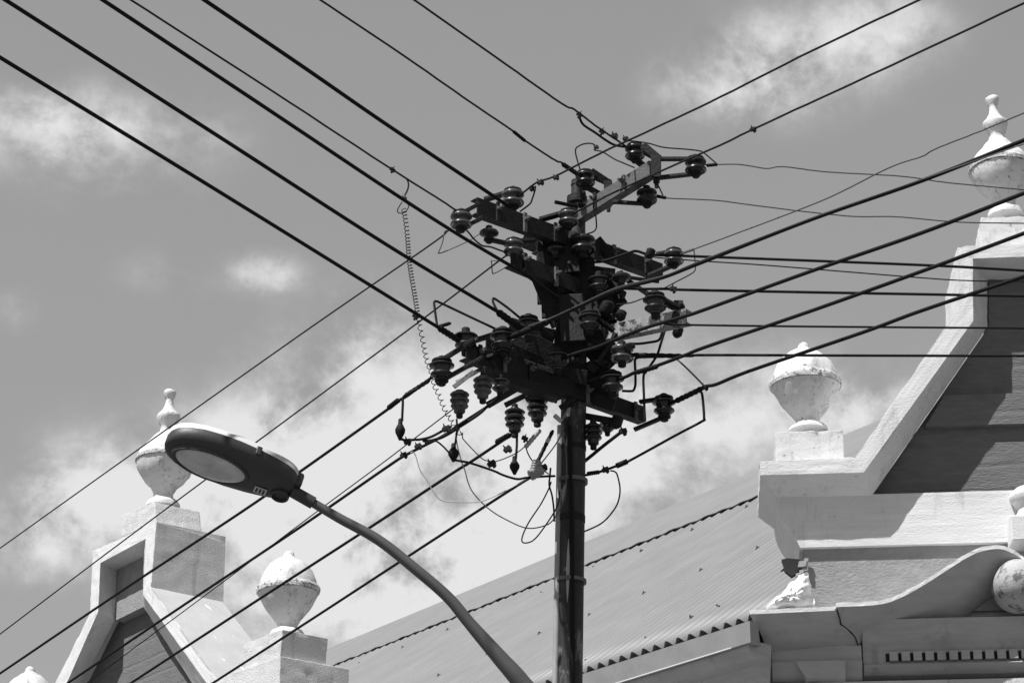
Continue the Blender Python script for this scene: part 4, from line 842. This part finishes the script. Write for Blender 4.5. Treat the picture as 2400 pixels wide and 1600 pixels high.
clamp((1466, 325), IP('13').y - .05, 12, 'clamp right of the cluster where a thin wire arches away over the top crossarm', .5)
clamp((1765, 303), on_head(1765, 303, IP('4'), H3).y, 13, 'lone clamp on the second highest line at upper right', .4)
clamp((1266, 427), on_head(1266, 427, IP('2'), H3).y, 14, 'clamp in the middle of the chain above the upper left crossarm', .7)
clamp((1248, 443), on_head(1248, 443, IP('2'), H3).y, 12, 'clamp nearest the bright rimmed insulator in the chain above the upper left crossarm', .7)
clamp((1303, 416), on_head(1303, 416, IP('2'), H3).y, 12, 'clamp at the right end of the chain left of the pole top', .6)
clamp((1397, 345), PY - .16, 10, 'tiny connector at the tip of the hook-shaped wire over the pole top', .9)
clamp((1652, 907), on_head(1652, 907, IP('27'), H3).y, 14, 'clamp on the lowest rising line where the sunlit slanting wire joins', .4)
clamp((1578, 677), IP('10').y - .05, 15, 'knob clamp on the second thick level cable right of the pole', 0)
clamp((946, 1066), YN - .1, 15, 'clamp on the lower left line where the thin pale wire begins', .6)
clamp((980, 1045), YN - .1, 15, 'clamp farther up the lower left line, close to the fuse bulbs', .6)
clamp((1046, 1004), IP('22').y - .06, 17, 'clamp under the leftmost hanging ribbed insulator', .5)
clamp((1152, 1086), YN - .05, 18, 'dark block clamp low on the sagging cable under the hanging insulators', .6)
clamp((1189, 1052), YN - .05, 17, 'clamp left of the rod that hangs under the lone ribbed insulator', .8)
clamp((1230, 1027), YN - .02, 14, 'clamp on the foot of the lone hanging ribbed insulator', -.4)
clamp((1274, 1094), YN, 15, 'dark clamp touching the grey taped joint by the shaft', .6)
clamp((1419, 1100), PY - .03, 15, 'clamp right of the shaft where the open curved wire begins', .5)
clamp((1460, 1010), PY - .06, 17, 'pale bolted clamp under the right end of the lower crossarm', .3)
clamp((955, 1034), IP('22').y - .05, 16, 'cable lug at the foot of the leftmost fuse bulb', .3)
def sleeve(a, c, Ya, Yc, w, label, m='wire'):
    A, C = on_y(*a, Ya), on_y(*c, Yc); n = 12; r = m_px(w, A) / 2
    b = MB(); b.tube([A.lerp(C, i / n) for i in range(n + 1)], [r * (.75 if i in (0, n) else 1 + (.12 if i % 2 else -.08)) for i in range(n + 1)], 9)
    o = b.build('line_sleeve', M[m], None, smooth=60); tag(o, label, 'sleeve', 'wrapped sleeves on the lines')
def hy(x, y_, k, h): return on_head(x, y_, IP(k), h).y
sleeve(r5(1100, 300), r5(1400, 520), hy(*r5(1100, 300), '19', H1), IP('19').y - .03, 17, 'thick sleeve where a heavy line meets the highest bell of the lower row')
sleeve(r5(290, 520), r5(560, 690), hy(*r5(290, 520), '17', H1), IP('17').y, 15, 'thick sleeve at the end of the lowest line from upper left')
sleeve((1203, 308), (1231, 331), hy(1203, 308, '15', H1), hy(1231, 331, '15', H1), 8, 'slim sleeve midway on the line that ends at the very top of the pole')
sleeve(r2(110, 850), r2(320, 990), hy(*r2(110, 850), '15', H1), IP('15').y, 11, 'sleeve just above the pole top on the line from upper left')
sleeve(r7(60, 680), r7(200, 570), hy(*r7(60, 680), '20', H2), hy(*r7(200, 570), '20', H2), 12, 'stub sleeve on the thick left line just beyond the vertical rod')
sleeve(r7(290, 510), r7(620, 300), hy(*r7(290, 510), '20', H2), IP('20').y, 10, 'long sleeve between the extreme left bell insulator and the vertical rod')
sleeve(r7(1550, 1150), r7(1730, 1050), hy(*r7(1550, 1150), '24', H2), IP('24').y, 13, 'wrapped sleeve at the foot of the lone hanging ribbed insulator')
sleeve(r8(1900, 375), r8(2190, 235), hy(*r8(1900, 375), '27', H3), hy(*r8(2190, 235), '27', H3), 13, 'long sleeve on the lowest rising line beside the outermost lower bell insulator')
sleeve(r8(1240, 1090), r8(1370, 1035), PY - .03, PY - .04, 13, 'sleeve on the long jumper right of the shaft')
sleeve(r8(920, 1175), r8(1060, 1155), PY, PY - .01, 10, 'ragged sleeve on the long jumper closest to the shaft')
sleeve(r6(1360, 1130), r6(1650, 1045), hy(*r6(1360, 1130), '26', H3), hy(*r6(1650, 1045), '26', H3), 12, 'sleeve on the middle rising line just right of the bent U rod')
sleeve(r6(1300, 890), r6(2000, 905), IP('30').y - .02, IP('30').y - .05, 11, 'long bundled sleeve at the start of the lowest level cable')
sleeve(r5(285, 500), r5(435, 455), IP('17').y - .1, IP('17').y - .1, 9, 'stub sleeve at the foot of the tall angular rod hook')
sleeve(r2(2090, 870), r2(2240, 855), IP('14').y, IP('14').y, 8, 'wound tie on the wavy service wire at the long-strapped insulator')
sleeve(r2(1400, 1290), r2(1535, 1315), IP('16').y, IP('16').y, 8, 'wound tie on the wavy service wire below the top crossarm')
sleeve(r4(2110, 545), r4(2260, 495), IP('8').y, IP('8').y, 7, 'wound tie of the pale service wire at the far right of the upper crossarm', 'midw')
sleeve(r5(1290, 640), r5(1800, 430), IP('18').y - .05, hy(*r5(1800, 430), '18', H3), 14, 'sleeve on the thick sunlit line where it crosses before the left of the pole')
sleeve(r8(545, 700), r8(372, 1050), PY - .14, YN, 9, 'black slanting rod left of the shaft running down to the taped joint')
sleeve(r8(375, 1030), r8(330, 1190), YN, YN, 22, 'grey rag-like taped joint at the left of the shaft', 'rag')
sleeve(r8(285, 1200), r8(430, 1120), YN, YN, 26, 'grey crumpled tape wrap crossing the taped joint', 'rag')
sleeve(r8(405, 690), r8(240, 885), YN, YN, 11, 'pale tube hanging from the ribbed insulator left of the shaft', 'conduit')
sleeve(r8(480, 825), r8(505, 785), YN - .04, YN - .04, 10, 'pale band of tape round the black slanting rod', 'pale')
sleeve(r8(560, 530), r8(640, 600), PY - .16, PY - .16, 11, 'pale clip on the front of the shaft under the lower crossarm', 'pale')
def fuse(c, Y, w, h, label):
    P = on_y(*c, Y); r = m_px(w / 2, P); H = m_px(h, P)
    b = MB(); b.lathe([(r * .25, H * .5), (r * .42, H * .46), (r * .45, H * .25), (r * .7, H * .15), (r, 0), (r * .95, -H * .15), (r * .6, -H * .32), (r * .25, -H * .5), (.0005, -H * .5)], P, 16)
    o = b.build('line_fuse', M['wire'], None, smooth=60); tag(o, label, 'fuse', 'dark fuse bulbs below the insulators')
fuse((938, 1006), IP('20').y - .02, 24, 54, 'dark fuse bulb hanging from the vertical rod at far left')
fuse((1063, 1060), IP('22').y, 26, 46, 'dark fuse bulb between the curved lead and the sagging cable')
fuse((1206, 1090), IP('24').y, 24, 46, 'round dark fuse bulb at the end of the straight hanging rod')

# ------------------------------------------------------------------ street lamp
LY = 9.3
tail, tip = on_y(690, 1132, LY), on_y(392, 1022, LY - .16)
lampT = None
ap = D3((690, 1138), (720, 1155), (780, 1190), (870, 1240), (960, 1311), (1030, 1372), (1080, 1432), (1150, 1512), (1200, 1570))
apts = [on_y(x, y_, LY + .012 * i) for i, (x, y_) in enumerate(ap)]
last = apts[-1]; dv = (apts[-1] - apts[-2]).normalized()
foot = Vector((last.x + .75, last.y + .25, 0))
apts += [last + dv * .35 + Vector((.0, .02, -.03)), Vector((foot.x - .08, foot.y - .03, last.z - .95)), Vector((foot.x, foot.y, last.z - 1.6)), Vector((foot.x, foot.y, last.z - 2.6)), foot]
lampT = thing('street_lamp', foot, 'dark curved-arm street lamp with white-topped oval head left of the pole', 'street lamp')
rs_px = [9.5, 10.5, 11.5, 12.5, 13, 13.5, 14.5, 19, 22]
rad_ = [m_px(r_, p) for r_, p in zip(rs_px, apts)] + [.056, .06, .062, .066, .075]
dense, rdn = [], []
cr = cat_rom(apts, 8)
for i, p in enumerate(cr):
    q = i / 8; a = min(int(q), len(rad_) - 2); dense.append(p); rdn.append(rad_[a] + (rad_[a + 1] - rad_[a]) * (q - a))
b = MB(); b.tube(dense, rdn, 20); b.build('arm', M['arm'], lampT, smooth=50)
b = MB(); b.tube([apts[0] - (apts[1] - apts[0]) * .6, apts[1]], m_px(15, apts[0]), 16); col = b.build('collar', M['lamp'], lampT, smooth=50)
ax = (tip - tail); HL = ax.length; ax.normalize()
sv = ax.cross(Vector((0, 0, 1))).normalized(); sv = sv if sv.y < 0 else -sv        # the near side
nz = sv.cross(ax); nz = nz if nz.z > 0 else -nz
roll = R(LAMP_ROLL) if 'LAMP_ROLL' in globals() else R(17)
sv, nz = sv * math.cos(roll) + nz * math.sin(roll), nz * math.cos(roll) - sv * math.sin(roll)
HWD = .142
def hw(t):                                            # half width along the head, 0 = spigot, 1 = tip
    w = [(0, .38), (.03, .54), (.08, .70), (.18, .82), (.32, .93), (.48, 1.0), (.62, 1.0), (.76, .93), (.88, .76), (.95, .55), (.985, .32), (1, .06)]
    for (a, x), (c_, y2) in zip(w[:-1], w[1:]):
        if t <= c_: return HWD * (x + (y2 - x) * (t - a) / (c_ - a))
    return HWD * .04
T_ = [0, .03, .06, .1, .15, .2, .26, .32, .4, .48, .55, .62, .69, .76, .82, .88, .92, .95, .97, .985, 1]
def head(rows_def):
    rows = []
    for t in T_:
        c_ = tail + ax * (HL * t); w = hw(t)
        rows.append([c_ + sv * (w * a) + nz * (d * (.55 + .45 * min(1, w / HWD))) for a, d in rows_def])
    return rows
b = MB(); rw = head([(-.98, 0), (-.93, .032), (-.75, .058), (-.4, .073), (0, .08), (.4, .073), (.75, .058), (.93, .032), (.98, 0)]); b.loft(rw); b.add(rw[0], [tuple(range(9))]); b.build('canopy', M['lamptop'], lampT, smooth=60)
b = MB(); rw = head([(1.0, .004), (1.02, -.012), (.97, -.04), (.80, -.062), (.5, -.070), (0, -.073), (-.5, -.070), (-.8, -.062), (-.97, -.04), (-1.02, -.012), (-1.0, .004)]); b.loft(rw); b.add(rw[0], [tuple(range(11))]); hous = b.build('housing', M['lamp'], lampT, smooth=50)
gc = tail + ax * (HL * .63) - nz * .066; b = MB()
rows = []
for f_, d in ((1.12, .004), (1.08, -.012), (1.0, -.012), (.97, -.004)):
    rows.append([gc + ax * (math.cos(2 * math.pi * k / 40) * .185 * f_ * HL / .62 * .92) + sv * (math.sin(2 * math.pi * k / 40) * .088 * f_) - nz * (-d * 1.0) for k in range(40)])
b.loft(rows, True); b.build('lens_rim', M['lamp'], lampT, smooth=40)
b = MB(); rows = []
for f_, d in ((.99, -.006), (.85, -.018), (.6, -.026), (.3, -.031), (.02, -.032)):
    rows.append([gc + ax * (math.cos(2 * math.pi * k / 40) * .185 * f_ * HL / .62 * .92) + sv * (math.sin(2 * math.pi * k / 40) * .088 * f_) + nz * d for k in range(40)])
b.loft(rows, True); b.build('lens', M['lens'], lampT, smooth=60)
sk = tail + ax * (HL * .30) + sv * -.05 - nz * .0665
b = MB(); b.obox(tail + ax * (HL * .22) - sv * .045 - nz * .0715, ax * .028, sv * .022, nz * .001); stk = b.build('sticker', M['sticker'], lampT)
for k in (-1, 0, 1):
    b = MB(); b.obox(tail + ax * (HL * .22 + .016 * k) - sv * .045 - nz * .0728, ax * .0045, sv * .016, nz * .0008); b.build('sticker_mark', M['ink'], stk)
b = MB(); b.lathe([(.042, 0), (.042, .02), (.034, .026), (.03, .012), (.0005, .012)], tail + ax * (HL * .07) - sv * .035 - nz * .052, 20, -nz); b.build('photocell_socket', M['lamp'], lampT, smooth=40)
b = MB(); b.obox(tail + ax * (HL * .34) + sv * (hw(.34) * 1.01) - nz * .006, ax * .012, sv * .006, nz * .022); b.build('latch', M['lamp'], lampT, bevel=.003)
b = MB(); b.obox(tail + ax * .0, ax * .03, sv * .05, nz * .035); b.build('spigot', M['lamp'], lampT, bevel=.012)
